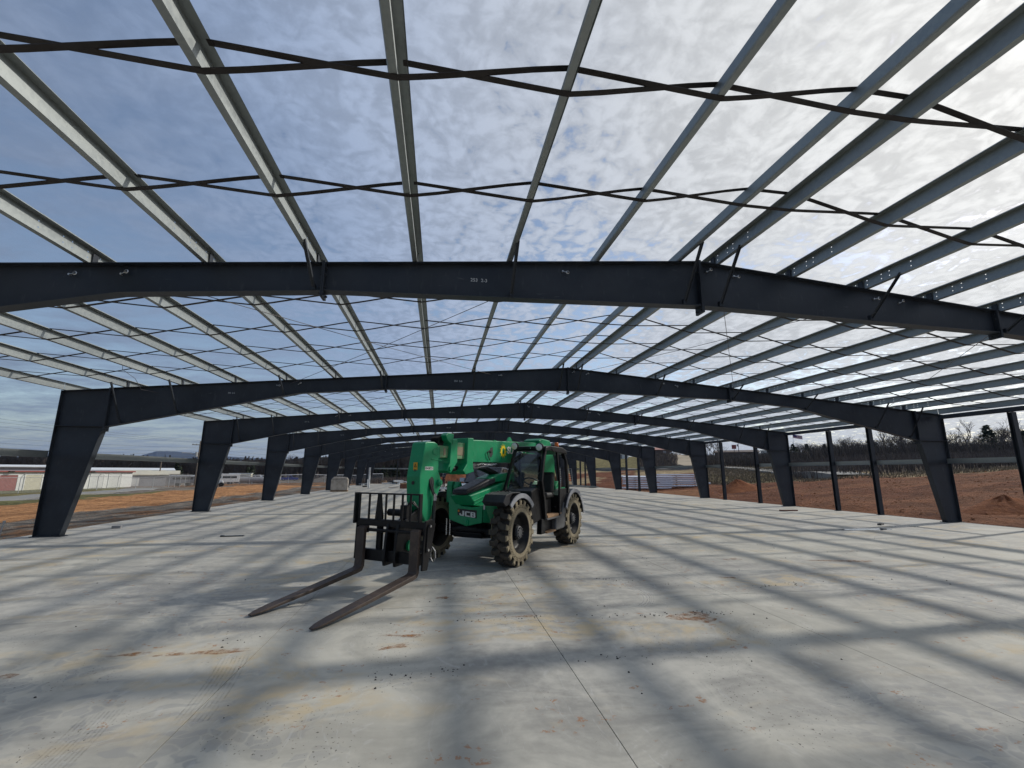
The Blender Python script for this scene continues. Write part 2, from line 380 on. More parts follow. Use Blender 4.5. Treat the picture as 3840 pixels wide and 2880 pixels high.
FM = {'column': [column_mesh(False), column_mesh(True)]}
def girder(t, b_, mir):
    t = mirror(t)[::-1] if mir else t; b_ = mirror(b_)[::-1] if mir else b_
    return ibeam(t, b_).mesh('rafter', 'primer')
FM['rafter'] = [girder(top_out, bot_out, False), girder(top_in, bot_in, False), girder(top_in, bot_in, True), girder(top_out, bot_out, True)]
def splice_mesh(x, z0, z1):
    m_ = MB(); m_.box(x-.022, x-.002, -FW/2-.01, FW/2+.01, z0, z1); m_.box(x+.002, x+.022, -FW/2-.01, FW/2+.01, z0, z1)
    for zz in (z0+.05, z0+.16, z1-.10, z1-.21):
        for yy in (-.06, .06): m_.cyl((x, yy, zz), .016, x-.048, x+.048, 'x', 6)
    return m_.mesh('splice_plate', 'primer')
SPL = [(pin, 4.47, ztop(pin)+.02), (XM, 4.60, ZR+.015), (2*XM-pin, 4.47, ztop(pin)+.02), (kL+.014, 3.02, ztop(kL)+.005), (2*XM-kL-.014, 3.02, ztop(kL)+.005)]
FM['splice'] = [splice_mesh(*a) for a in SPL]
def stiff(mir):
    f = mirror if mir else (lambda p: p)
    m_ = MB()
    for s in (-1, 1): m_.prism(f([(XL+TF, 3.155), (kL-.03, 3.155), (kL-.03, 3.170), (XL+TF, 3.170)]), min(s*.006, s*FW/2), max(s*.006, s*FW/2), 'y')
    return m_.mesh('stiffener', 'primer')
FM['stiff'] = [stiff(False), stiff(True)]
def basepl(mir):
    f = mirror if mir else (lambda p: p)
    m_ = MB().prism(f([(XL-.05, .0005), (XL+.74, .0005), (XL+.74, .02), (XL-.05, .02)]), -.14, .14, 'y')
    for x in (XL+.12, XL+.5):
        for y in (-.09, .09): m_.cyl((f([(x, 0)])[0][0], y, 0), .018, .02, .055, 'z', 6)
    return m_.mesh('base_plate', 'primer')
FM['base'] = [basepl(False), basepl(True)]
PUR = [4.11-1.5255*k for k in range(10)]+[4.79+1.5255*k for k in range(10)]
clip_me = MB().box(-.004, .004, -.05, .05, 0, .17).box(-.06, .004, -.05, .05, 0, .006).mesh('purlin_clip', 'primer')
def brace_mesh(x):
    zbm = [q for q in (3.165+(x-kL)*.2105,)]
    xx = x if x < XM else 2*XM-x
    if xx < kink: z0 = 3.165+(xx-kL-.03)*(4.36-3.165)/(kink-kL-.03)
    elif xx < pin: z0 = 4.36+(xx-kink)*.215/(pin-kink)
    else: z0 = 4.585+(xx-pin)*.15/(XM-pin)
    m_ = MB(); a = (x, -.09, z0+.03); t = (x, -.74, ztop(x)+.03)
    d = (Vector(t)-Vector(a))
    m_.bar(a, t, .05, .006); m_.tube([Vector(a)+Vector((.022, 0, 0)), Vector(t)+Vector((.022, 0, 0))], 0, 4, True, 0, (.0035, .024))
    m_.box(x-.03, x+.03, -.115, -.055, z0, z0+.09)
    return m_.mesh('flange_brace', 'primer')
BR = [4.11, 4.79]+[4.11-1.5255*k for k in (2, 4, 6, 8, 9)]+[4.79+1.5255*k for k in (2, 4, 6, 8, 9)]
FM['brace'] = [brace_mesh(x) for x in BR]
eye_me = MB().cyl((0, 0, 0), .022, -.05, .0, 'y', 8).tube([(0, -.05, 0), (.05, -.06, -.012), (.12, -.075, -.01)], .009, 6).lathe([(.03, -.01), (.045, 0), (.03, .01), (.03, -.01)], 10, 'y', (.12, -.075, -.01)).mesh('cable_anchor', 'bolt')
marks = [(text_mesh(a, sz, .001), x, z) for a, sz, x, z in (('253', .08, .455, 4.94), ('2-3', .08, .62, 4.94), ('253', .06, -6.70, 4.30), ('2-2', .06, -6.58, 4.30))]
for k in range(1, 10):
    who = 'nearest' if k == 1 else 'end wall' if k == 9 else ORD[k]+' nearest'
    fr = empty('rigid_frame', (0, fy(k), 0), 0, f'dark grey steel portal frame, {who}, with tapered columns and rafters', 'steel frame', 'portal frames of the building')
    for me in FM['column']: link('column', me, fr)
    for me in FM['rafter']: link('rafter', me, fr)
    for me in FM['splice']: link('splice_plate', me, fr)
    for me in FM['stiff']: link('stiffener', me, fr)
    for me in FM['base']: link('base_plate', me, fr)
    for x in PUR:
        o = link('purlin_clip', clip_me, fr, (x+(.012 if x < XM else -.012), 0, ztop(x)))
        if x > XM: o.scale = (-1, 1, 1)
    if k < 9:
        for me, bx in zip(FM['brace'], BR):
            if k > 1 or abs(bx+5.04) > .1: link('flange_brace', me, fr)
    if k <= 3:
        for x in (-5.3, -4.65, 1.95, 4.62, 5.15, 8.05, 8.6):
            link('cable_anchor', eye_me, fr, (x, -.006, ztop(x)-.15), (0, rad(R.uniform(-40, 40)), 0)).scale = (.7, .7, .7)
    for me, x, z in marks:
        link('painted_mark', me, fr, (x, -.0075, z), (rad(90), 0, 0))

# ------------------------------------------------------------------ purlins, lapped over each frame
LAP, PH, PF = .98, .205, .066
LEN = SP+2*LAP
def zpurlin(mir):
    hl = LEN/2; t = .0025
    holes = []
    for e in (-1, 1):
        fr_ = e*SP/2
        for dy in (-.93, -.55, -.40, -.12, .12, .40, .55, .93):
            for zz in (.06, .145): holes.append((fr_+dy, zz))
    pts = [(-hl, 0), (hl, 0), (hl, PH), (-hl, PH)]; edges = [(0, 1), (1, 2), (2, 3), (3, 0)]
    for hy, hz in holes:
        b0 = len(pts)
        pts += [(hy+.0115*math.cos(i*math.pi/3), hz+.0115*math.sin(i*math.pi/3)) for i in range(6)]
        edges += [(b0+i, b0+(i+1) % 6) for i in range(6)]
    vs, _, fs, *_ = delaunay_2d_cdt([Vector(p) for p in pts], edges, [], 0, 1e-6)
    keep = []
    for f in fs:
        c = sum((vs[i] for i in f), Vector((0, 0)))/len(f)
        if all((c.x-h[0])**2+(c.y-h[1])**2 > .0105**2 for h in holes): keep.append(tuple(f))
    m_ = MB(); s = -1 if mir else 1
    m_.add([(0, v.x, v.y) for v in vs], keep)
    # top flange up the slope, bottom flange down the slope, each with a lip
    for z, d in ((PH, s), (0, -s)):
        dz = -.018 if z > 0 else .018
        PF = .084 if z > 0 else .068
        m_.add([(0, -hl, z), (0, hl, z), (d*PF, hl, z), (d*PF, -hl, z)], [(0, 1, 2, 3)])
        m_.add([(d*PF, -hl, z), (d*PF, hl, z), (d*(PF+.009), hl, z+dz), (d*(PF+.009), -hl, z+dz)], [(0, 1, 2, 3)])
    return m_.mesh('purlin', 'galvanised')
PM = [zpurlin(False), zpurlin(True)]
def place(k, b): return 'before the nearest frame' if b == 0 else f'between the {ORD[b]} and {ORD[b+1]} frames'
for b in range(0, 9):
    yc = fy(b)+SP/2
    for i, x in enumerate(PUR):
        left = x < XM; n = i % 10
        o = link('purlin', PM[0 if left else 1], None, (x, yc, ztop(x)+.004+(.003 if b % 2 else 0)), (0, (-1 if left else 1)*math.atan(SL), 0))
        where = f'{ORD[n+1]} from the ridge' if n else 'beside the ridge'
        lp = 'before the nearest frame' if b == 0 else f'between {ORD[b]} and {ORD[b+1]} frames'
        tag(o, f'galvanised roof purlin, {"left" if left else "right"} slope, {where}, {lp}', 'purlin', 'roof purlins')
    for side, x, s in (('left', XL-.005, 1), ('right', XR+.005, -1)):
        m_ = MB(); h = SP/2+.0
        t = .003
        m_.prism([(0, .02), (t*s, .02), (t*s, .245), (0, .225)], -h+.006, h-.006, 'y')
        m_.prism([(0, .225), (s*.09, .2325), (s*.09, .2355), (0, .228)], -h+.006, h-.006, 'y')
        m_.prism([(0, .017), (s*.09, .017), (s*.09, .02), (0, .02)], -h+.006, h-.006, 'y')
        o = m_.build('eave_strut', 'galvanised', None, (x, yc, ZE-.01))
        tag(o, f'galvanised eave strut along the {side} eave, {place(0, b)}', 'eave strut', 'eave struts')

# ------------------------------------------------------------------ bridging straps woven over and under the purlins
def strap_mesh(par):
    order = sorted(PUR); pts = []
    nodes = [(XL+.03, ZE+(.22 if par else .02))]
    for i, x in enumerate(order):
        j = i if x < XM else i-1      # the two ridge purlins act as one
        over = (j+par) % 2 == 0
        nodes.append((x, ztop(x)+(PH+.012 if over else -.004)))
    nodes.append((XR-.03, ZE+(.02 if (10+par) % 2 else .22)))
    for (x0, z0), (x1, z1) in zip(nodes[:-1], nodes[1:]):
        for t in (0, .06, .22, .5, .78, .94):
            e = .5-.5*math.cos(math.pi*t); e = .18*e+.82*t
            pts.append((x0+(x1-x0)*t, 0, z0+(z1-z0)*e))
    pts.append((nodes[-1][0], 0, nodes[-1][1]))
    w = .031; th = .003; vs = []; fs = []
    for i, p in enumerate(pts): vs += [(p[0], -w, p[2]-th), (p[0], w, p[2]-th), (p[0], w, p[2]+th), (p[0], -w, p[2]+th)]
    for i in range(len(pts)-1):
        for j in range(4): fs.append((i*4+j, i*4+(j+1) % 4, i*4+4+(j+1) % 4, i*4+4+j))
    return MB().add(vs, fs).mesh('bridging_strap', 'strap')
SM = [strap_mesh(0), strap_mesh(1)]
for b in range(0, 9):
    for r_ in range(1, 5):
        y = fy(b)+SP*r_/5
        if y < .3: continue
        for par in (0, 1):
            o = link('bridging_strap', SM[par], None, (0, y+(-.03 if par else .03)-(.15 if b == 0 else 0), 0))
            lp = 'before the nearest frame' if b == 0 else f'between {ORD[b]} and {ORD[b+1]} frames'
            tag(o, f'dark strap {"over" if par else "under"} the left-ridge purlin, {ORD[r_]} row {lp}', 'strap', 'purlin bridging straps')
# rod bracing in the roof plane and a few loose lines
def rod(name, path, r_, mat, label, cat, group=None):
    return tag(MB().tube(path, r_, 5).build(name, mat), label, cat, group)
for b in (1, 4):
    y0, y1 = fy(b), fy(b+1)
    for n, (xa, xb) in enumerate(((1.9, -4.9), (-4.6, 1.7), (4.9, 11.0), (8.3, 4.9), (11.2, 17.5))):
        mid = ((xa+xb)/2, (y0+y1)/2, (ztop(xa)+ztop(xb))/2-.16)
        rod('brace_cable', [(xa, y0+.02, ztop(xa)-.12), mid, (xb, y1-.02, ztop(xb)-.12)], .007, 'cable', f'thin diagonal roof brace cable, {ORD[n+1]} from the left, between {ORD[b]} and {ORD[b+1]} frames', 'cable', 'roof brace cables')
rod('hanging_wire', [(-8.1, 12.6, ztop(-8.1)), (-8.28, 12.9, 4.45), (-8.2, 13.3, 4.3), (-8.55, 14.2, 4.15), (-8.65, 15.2, 4.22)], .006, 'cable', 'thin loose wire drooping from a left purlin to the second frame', 'wire')
# ------------------------------------------------------------------ side walls
def zgirt(name, x, y0, y1, z, s, label, mat='galvanised'):
    m_ = MB(); t = .003
    m_.prism([(0, 0), (t*s, 0), (t*s, .19), (0, .19)], y0, y1, 'y'); m_.prism([(0, .19), (s*.075, .19), (s*.075, .193), (0, .193)], y0, y1, 'y')
    m_.prism([(0, -.003), (-s*.075, -.003), (-s*.075, 0), (0, 0)], y0, y1, 'y'); m_.prism([(s*.075, .172), (s*.078, .172), (s*.078, .193), (s*.075, .193)], y0, y1, 'y')
    o = m_.build(name, mat, None, (x, 0, z)); return tag(o, label, 'girt', 'wall girts')
for b in range(0, 9):
    zgirt('wall_girt', XL-.075, fy(b)+.012 if b else -1.4, fy(b+1)-.012, 2.23, -1, f'galvanised wall girt outside the left columns {place(0, b) if b else "beside the camera"}')
posts = [12.88, 18.38, 20.64, 26.32, 29.93, 43.92, 46.95, 61.2, 63.4]
hm = MB()
for i, y in enumerate(posts):
    m_ = MB(); a = .10
    m_.box(-a, a, -.075, -.065, .012, 4.02); m_.box(-a, a, .065, .075, .012, 4.02); m_.box(-.005, .005, -.065, .065, .012, 4.02)
    r0 = empty('door_post', (XR-.12, y, 0), 0, f'dark steel wall post on the right edge, {ORD[i+1]} nearest', 'post', 'wall posts on the right edge')
    m_.build('post_section', 'primer', r0); MB().box(-.14, .14, -.12, .12, .0005, .012).build('base_plate', 'primer', r0)
segs = [(12.95, fy(2)-.02, 2.26), (fy(2)+.02, 18.30, 2.26), (18.46, 20.56, 2.26), (20.72, fy(3)-.02, 2.26), (fy(3)+.02, 26.24, 2.26), (30.0, fy(4)-.02, 2.26), (fy(4)+.02, fy(5)-.02, 2.26), (fy(5)+.02, 43.84, 2.26), (47.03, fy(6)-.02, 2.26), (fy(6)+.02, fy(7)-.02, 2.26), (fy(7)+.02, 61.1, 2.26), (63.5, fy(8)-.02, 2.26), (fy(8)+.02, fy(9)-.02, 2.26)]
for i, (a, b_, z) in enumerate(segs):
    if i == 5: pass
    zgirt('wall_girt', XR-.02, a, b_, z, 1, f'galvanised girt at mid height in the right wall, {ORD[i+1] if i < 11 else ("eleventh or later")} nearest' if i < 11 else f'galvanised girt in the right wall near the far end, {"nearer" if i == 11 else "farther"} one')
for i, (b0, b1) in enumerate(((1, 2), (2, 3), (3, 4), (5, 6), (7, 8))):
    o = MB().prism([(-.05, 0), (.10, 0), (.10, .006), (-.044, .006), (-.044, .15), (.10, .15), (.10, .156), (-.05, .156)], fy(b0)+.12, fy(b1)-.12, 'y').build('door_header', 'primer', None, (XR-.16, 0, 4.03))
    tag(o, f'dark steel channel under the right eave between {ORD[b0]} and {ORD[b1]} frames', 'header beam', 'headers under the right eave')
for i, (b0) in enumerate((2, 3, 4, 5)):
    m_ = MB(); m_.bar((XR-.06, fy(b0)+.15, 4.20), (XR-.06, fy(b0)+.95, 4.06), .12, .10)
    tag(m_.build('eave_bracket', 'primer'), f'short dark bracket under the right eave behind the {ORD[b0]} frame', 'bracket', 'eave brackets')
# end wall posts and girt
for i, x in enumerate((-6.6, -1.2, 4.3, 9.8, 15.2)):
    o = MB().box(-.06, .06, -.09, -.08, .002, ztop(x)-.86).box(-.06, .06, .08, .09, .002, ztop(x)-.86).box(-.005, .005, -.08, .08, .002, ztop(x)-.86).build('end_wall_post', 'primer', None, (x, fy(9)+.12, 0))
    tag(o, f'thin dark end wall post, {ORD[i+1]} from the left', 'post', 'end wall posts')
o = MB().prism([(0, 0), (.003, 0), (.003, .19), (.075, .19), (.075, .193), (0, .193)], XL+.9, XR-.9, 'x').build('wall_girt', 'galvanised', None, (0, fy(9)+.24, 2.26)); tag(o, 'long pale girt across the far end wall', 'girt', 'wall girts')

# ------------------------------------------------------------------ terrain
AZT = [-180, -80, -60, -40, -28, -20, -12, -6, 4, 12, 20, 27, 33, 41, 47, 53, 58, 75, 100, 180]
RT = [0, 24, 32, 45, 60, 85, 120, 170, 260, 400, 900, 3000]
f0 = [-.25]*5+[-.3, -.3, -.3, -.3, 0, 2, 4]
HT = [f0, [-.25, -.25, -.35, -.45, -.6, -.7, -.7, -.7, 0, 2, 6, 10],
      [-.25, -.2, -.32, -.45, -.6, -.7, -.75, -.5, 1, 4, 8, 10], [-.25, -.2, -.32, -.45, -.6, -.72, -.9, -.9, .5, 3.5, 8, 10],
      [-.25, -.2, -.3, -.42, -.5, -.65, -1.0, -1.1, 0, 3, 8, 12], [-.25, -.2, -.3, -.4, -.45, -.5, -.8, -1.1, -.4, 3.5, 9, 14],
      [-.25, -.25, -.25, -.3, -.35, -.4, -.6, -.9, 1, 6, 14, 22], [-.25]*4+[-.25, -.25, -.3, -.1, 3, 9, 18, 28],
      [-.25]*4+[-.25, -.25, -.1, .8, 4, 10, 20, 30], [-.25]*4+[-.25, -.1, 1.2, 4, 9, 13, 20, 28],
      [-.25]*4+[-.2, .7, 2.5, 6.0, 10, 13, 18, 24], [-.25, -.25, -.2, -.2, -.15, 1.6, 3.3, 8.0, 11, 13, 16, 20],
      [-.25, -.25, -.2, -.1, .2, 1.95, 3.9, 7.0, 10, 12, 15, 18], [-.25, -.25, -.12, .35, .95, 2.1, 4.6, 6.2, 8, 9, 10, 14],
      [-.25, -.25, .05, .8, 1.5, 3.1, 4.9, 6.0, 8, 9, 10, 14], [-.25, -.22, .15, 1.25, 1.95, 3.3, 4.9, 6, 8, 9, 10, 14],
      [-.25, -.2, .25, 1.75, 2.35, 3.5, 5, 6, 8, 9, 10, 14], [-.25, -.2, .3, 1.7, 2.3, 3.5, 5, 6, 8, 9, 10, 14], f0, f0]
def lerp_i(tab, v):
    for i in range(len(tab)-2):
        if v < tab[i+1]: break
    else: i = len(tab)-2
    t = (v-tab[i])/(tab[i+1]-tab[i]); return i, max(0, min(1, t))
def hn(x, y):   # cheap rolling unevenness
    return .5*math.sin(x*.37+1.3*math.sin(y*.23))*math.cos(y*.31+.7*math.sin(x*.19))+.3*math.sin(x*.93+y*.71)*math.sin(y*1.07-x*.41)
def H(x, y):
    r_ = math.hypot(x, y); a = math.degrees(math.atan2(x, y))
    i, t = lerp_i(AZT, a); j, u = lerp_i(RT, r_); t = t*t*(3-2*t)
    z = (HT[i][j]*(1-t)+HT[i+1][j]*t)*(1-u)+(HT[i][j+1]*(1-t)+HT[i+1][j+1]*t)*u
    z += hn(x, y)*.16*min(1, max(0, (r_-20)/25))*(1+min(2, r_/150))
    ins = -12.2 < x < 20.9 and -13 < y < 75.2
    if ins: z = -.30
    elif -14.5 < x < 22.5 and -15 < y < 78: z = min(z, -.12)
    return z
CLAY, CLAY_BACKLIT, GRAV, GRASS, OLIVE, BRUSH, TAN, WOOD = (.46, .235, .105), (.155, .058, .028), (.22, .19, .155), (.15, .145, .062), (.20, .17, .075), (.115, .088, .062), (.34, .26, .15), (.075, .058, .045)  # second clay has the backlit shade of the right bank put into its colour
def zone(x, y):
    r_ = math.hypot(x, y); a = math.degrees(math.atan2(x, y)); w = hn(x*1.7, y*1.7)*2.2+hn(x*.6+5, y*.6)*2.0
    if x < -11 and y < 82:
        d = -x+w*.5
        if d < 13.6: return (.20, .145, .10)
        if d < 16.2: return (.22, .125, .07) if hn(x*3, y*3) > 0 else GRAV
        if d < 18.9: return GRAV
        if d < 29.5+max(0, y-45)*.09: return CLAY
        if y > 50 and d > 32 and a > -31: return GRAV if d < 60 else WOOD
        if d < 34.5: return GRASS
        if d < 38.5: return (.27, .26, .245)
        if d < 46: return OLIVE
        if r_ < 160: return GRASS
        return WOOD
    if x > 20 or y > 74:
        if a < 14:
            if y < 79: return TAN
            if r_ < 100: return (.20, .125, .075) if a < 4 else CLAY
            if a > -11 and r_ < 128: return (.17, .105, .07)
            if a < -12 and r_ < 175: return (.24, .13, .07) if r_ < 112 else GRAV
            return WOOD
        if a < 24:
            if r_+w < 108: return CLAY_BACKLIT if hn(x*.5, y*.5) > -.25 else TAN
            if r_+w < 118: return TAN
            return (.185, .160, .070)
        if a < 31.5:
            if r_+w < 84: return CLAY_BACKLIT if r_+w > 56 else (.27, .13, .062)
            if r_+w < 98: return TAN
            return BRUSH if a > 24.5 else OLIVE
        if a < 41:
            if r_+w < 63-(a-33)*.2: return CLAY_BACKLIT if hn(x, y*.8) > -.2 else (.21, .092, .042)
            if r_+w < 101: return (.175, .145, .075) if hn(x*.6, y*.6) > -.1 else BRUSH
            return BRUSH
        lim = 61 if a < 50 else 56
        if r_+w < lim: return CLAY_BACKLIT if r_ < 27 or hn(x*.8, y*.8) > .18 else (.195, .080, .038)  # both clay tones darkened for the backlit slope
        if r_+w < lim+6: return TAN
        return BRUSH
    return (.20, .15, .10)
def terrain():
    azs = [-180+5*i for i in range(20)]+[-80+.6*i for i in range(int(170/.6)+1)]+[92+5*i for i in range(18)]
    rs = [0, 8, 14]; r_ = 18
    while r_ < 3200: rs.append(r_); r_ *= 1.022 if r_ < 140 else 1.06
    vs, cs, fs = [], [], []
    for q in rs:
        for a in azs:
            x, y = q*math.sin(rad(a)), q*math.cos(rad(a)); vs.append((x, y, H(x, y))); cs.append(zone(x, y))
    n = len(azs)
    for i in range(len(rs)-1):
        for j in range(n): fs.append((i*n+j, i*n+(j+1) % n, (i+1)*n+(j+1) % n, (i+1)*n+j))
    me = bpy.data.meshes.new('ground'); me.from_pydata(vs, [], fs); me.materials.append(MATS['ground'])
    ca = me.color_attributes.new('zone', 'FLOAT_COLOR', 'POINT')
    buf = []
    for c in cs: buf += [c[0], c[1], c[2], 1]
    ca.data.foreach_set('color', buf)
    me.polygons.foreach_set('use_smooth', [True]*len(me.polygons))
    bm = bmesh.new(); bm.from_mesh(me); bmesh.ops.recalc_face_normals(bm, faces=bm.faces); bm.to_mesh(me); bm.free()
    tag(link('ground', me), 'graded red clay and rough grass ground around the slab', None, None, 'structure')
terrain()
def pol(a, r_): return (r_*math.sin(rad(a)), r_*math.cos(rad(a)))
def on(a, r_, dz=0.): x, y = pol(a, r_); return (x, y, H(x, y)+dz)
simple('asphalt', (.24, .235, .22), .9, 0, .12, .4)
simple('road_tan', (.33, .27, .19), .95, 0, .15, .3)
def ribbon(name, pts, w, mat, label, dz=.07):
    P = []
    for (x0, y0), (x1, y1) in zip(pts[:-1], pts[1:]):
        n = max(2, int(math.hypot(x1-x0, y1-y0)/2))
        P += [Vector((x0+(x1-x0)*i/n, y0+(y1-y0)*i/n)) for i in range(n)]
    P.append(Vector(pts[-1])); vs, fs = [], []
    for i, p in enumerate(P):
        t = (P[min(i+1, len(P)-1)]-P[max(i-1, 0)]).normalized(); n = Vector((-t.y, t.x))
        z = max(H(*(p+n*k)) for k in (-w/2, 0, w/2))+dz
        for k in (-1, -.33, .33, 1):
            q = p+n*(w/2*k); vs.append((q.x, q.y, z-(.0 if abs(k) < 1 else .02)))
        vs += [(vs[-1][0], vs[-1][1], z-.9), (vs[-4][0], vs[-4][1], z-.9)]
    for i in range(len(P)-1):
        a, b = i*6, i*6+6
        fs += [(a+j, a+j+1, b+j+1, b+j) for j in range(3)]+[(a+3, a+4, b+4, b+3), (a+5, a, b, b+5)]
    return tag(MB().add(vs, fs).build(name, mat), label, None, None, 'structure')
ribbon('road', [pol(20, 121), pol(27, 106), pol(33, 103), pol(37, 93), pol(41, 76), pol(44, 67), pol(46, 63)], 4.5, 'asphalt', 'narrow grey road along the foot of the right hill')
ribbon('road', [pol(32.4, 104), pol(31.0, 118), pol(30, 140), pol(29.4, 165), pol(28.4, 200)], 9, 'road_tan', 'wide pale road climbing the hill')
ribbon('road', [(-36.4, 20), (-36.6, 45), (-37.5, 62), (-41, 74)], 3.6, 'asphalt', 'pale lane in front of the storage sheds')

# clay spoil heaps
def heap(name, x, y, rx, ry, h, label, mat, seed):
    q = random.Random(seed); n = 26; vs = [(x+q.uniform(-.1, .1), y, H(x, y)+h)]; fs = []
    for i in range(1, 8):
        for j in range(n):
            a = 2*math.pi*j/n; k = i/7*(1+.14*math.sin(3*a+seed)+q.uniform(-.05, .05)); px_, py_ = x+rx*k*math.cos(a), y+ry*k*math.sin(a)
            vs.append((px_, py_, H(px_, py_)+h*max(0, (1-i/7))**1.15*(1+q.uniform(-.12, .12))-(.06 if i == 7 else 0)))
    fs = [(0, 1+j, 1+(j+1) % n) for j in range(n)]
    for i in range(6):
        for j in range(n): fs.append((1+i*n+j, 1+i*n+(j+1) % n, 1+(i+1)*n+(j+1) % n, 1+(i+1)*n+j))
    return tag(MB().add(vs, fs).build(name, mat, smooth=True), label, 'soil heap')
def m_soil(name, a, b_):
    b = NB(name); v = b.pos(); n = b.noise(v, 2.2, 6, .7)
    b.base(b.mix(b.ramp(n, .3, .7), a, b_), .95, 0, .15); b.bump(b.noise(v, 5, 6, .7), .8, .12)
m_soil('clay_heap', (.15, .052, .024), (.26, .10, .042)); m_soil('grey_heap', (.12, .105, .09), (.21, .185, .155))
heap('soil_heap', *pol(35.1, 52), 2.3, 2.2, 1.15, 'dark red clay heap on the clay beyond the right posts', 'clay_heap', 3)
heap('soil_heap', *pol(55.8, 31.5), 1.9, 1.6, .75, 'low clay heap at the far right beyond the right columns', 'clay_heap', 5)
heap('soil_heap', *pol(15.4, 86), 2.2, 3, 2.1, 'orange clay heap beyond the far right corner of the slab', 'clay_heap', 8)
heap('soil_heap', *pol(2.2, 92), 6.5, 4, 2.3, 'broad tan clay bank beyond the end of the slab', 'clay_heap', 11)
heap('soil_heap', *pol(-12.9, 118), 5.0, 4, 1.7, 'grey gravel heap behind the chain-link fence', 'grey_heap', 9)

# ------------------------------------------------------------------ trees
def bare_tree(seed, h, spread, depth=5, n0=4):
    q = random.Random(seed); t = MB(); c = MB()
    def grow(p, d, ln, r_, lev):
        e = p+d*ln; mid = (p+e)/2+Vector((q.uniform(-1, 1), q.uniform(-1, 1), 0))*ln*.06
        (t if lev <= 1 else c).tube([p, mid, e], [r_, r_*.85, r_*.68], 5 if lev < 2 else 3, False)
        if lev >= depth: return
        for k in range(q.choice((2, 3, 3)) if lev < depth-1 else 3):
            a = q.uniform(0, 6.28); s = q.uniform(.35, .85)*spread
            nd = (d+Vector((math.cos(a)*s, math.sin(a)*s, q.uniform(-.1, .35)))).normalized()
            grow(p+d*ln*q.uniform(.55, 1.0), nd, ln*q.uniform(.62, .85), max(.006, r_*.6), lev+1)
    grow(Vector((0, 0, -.2)), Vector((q.uniform(-.08, .08), q.uniform(-.08, .08), 1)).normalized(), h*.34, h*.022, 0)
    return t.mesh('trunk', 'bark'), c.mesh('crown', 'twig')
BT = [bare_tree(11+i, 6, .85+.1*(i % 3), 5) for i in range(5)]
def tree(name, kinds, i, loc, sc, rz, label, group, cat='tree'):
    r0 = empty(name, loc, rz, label, cat, group); r0.scale = (sc[0], sc[0], sc[1])
    link('trunk', kinds[i][0], r0); link('crown', kinds[i][1], r0)
    return r0
def cedar(seed, h):
    q = random.Random(seed); c = MB()
    for k in range(340):
        z = q.random()**.8; a = q.uniform(0, 6.28); r_ = (1-z)**.75*.30*h*q.uniform(.45, 1.05)*(1+.25*math.sin(a*3+seed)); zz = h*(.06+z*.94)
        p = Vector((math.cos(a)*r_, math.sin(a)*r_, zz)); s = h*.055*q.uniform(.6, 1.5)
        u = Vector((q.uniform(-1, 1), q.uniform(-1, 1), q.uniform(-.4, .8)))*s; w = Vector((q.uniform(-1, 1), q.uniform(-1, 1), q.uniform(-.5, .5)))*s
        c.add([p-u, p+w, p+u, p-w*.7], [(0, 1, 2), (0, 2, 3)])
    return MB().tube([(0, 0, -.2), (0, 0, h*.9)], [h*.025, h*.006], 5).mesh('trunk', 'bark'), c.mesh('crown', 'cedar')
CT = [cedar(5+i, 5) for i in range(4)]
q = random.Random(21)
for i in range(215):
    a = 39.5+q.random()*27; r_ = 128+q.random()*52; hgt = .75+q.random()*.5
    if a < 45: hgt *= .72+.28*(a-39.5)/5.5; r_ += 14
    big = 47 < a < 50 or 54 < a < 57.5
    tree('bare_tree', BT, q.randrange(5), on(a, r_), (1.0*hgt, (1.12 if big else .95)*hgt), q.uniform(0, 6.28), 'leafless winter tree in the wood along the right hilltop', 'leafless trees in the wood on the right hill')
for i in range(16):
    a = 40.5+q.random()*20; r_ = 120+q.random()*40; s = .7+q.random()*.55
    tree('cedar_tree', CT, q.randrange(4), on(a, r_), (s, s*.85), q.uniform(0, 6.28), 'dark evergreen among the leafless trees on the right hill', 'evergreens on the right hill')
tree('cedar_tree', CT, 1, on(55.6, 118), (1.35, 1.12), 1, 'tall broad dark evergreen standing above the right wood', None)
for a, r_, s in ((32.6, 150, 1.15), (33.0, 158, 1.3), (33.6, 152, 1.2), (32.3, 162, 1.1), (34.0, 163, .9)):
    tree('bare_tree', BT, int(a*10) % 5, on(a, r_), (s, s), a, 'leafless tree beside the road at the top of the hill', 'leafless trees by the hill road')
for i in range(15):
    a = -29.5-q.random()*11; r_ = 205+q.random()*40; s = 1.1+q.random()*.4
    tree('bare_tree', BT, q.randrange(5), on(a, r_), (s, s), q.uniform(0, 6.28), 'leafless tree on the skyline behind the storage sheds', 'skyline trees on the left')
for a, r_, s in ((-17.2, 300, 2.2), (-16.9, 305, 1.9), (-31.2, 215, 1.75), (-30.7, 218, 1.6), (-16.2, 330, 1.7)):
    tree('bare_tree', BT, int(-a*10) % 5, on(a, r_), (s, s), a, 'tall leafless tree rising from the wooded ridge on the left', 'tall trees on the left ridge')
for i in range(20):
    a = -9.4+q.random()*7.5; r_ = 128+q.random()*16; s = .75+q.random()*.5
    tree('cedar_tree', CT, q.randrange(4), on(a, r_), (s*1.1, s*.8), q.uniform(0, 6.28), 'dark evergreen in the row beyond the end of the slab', 'evergreen row beyond the slab')
for a, r_, s in ((-27.3, 150, 1.0), (-27.0, 155, .8), (-20.6, 160, .95), (-21.0, 165, .85), (-15.4, 170, .8), (-14.9, 172, .9)):
    tree('cedar_tree', CT, int(-a*10) % 4, on(a, r_), (s*1.2, s), a, 'dark evergreen behind the vehicle yard on the left', 'evergreens behind the left yard')

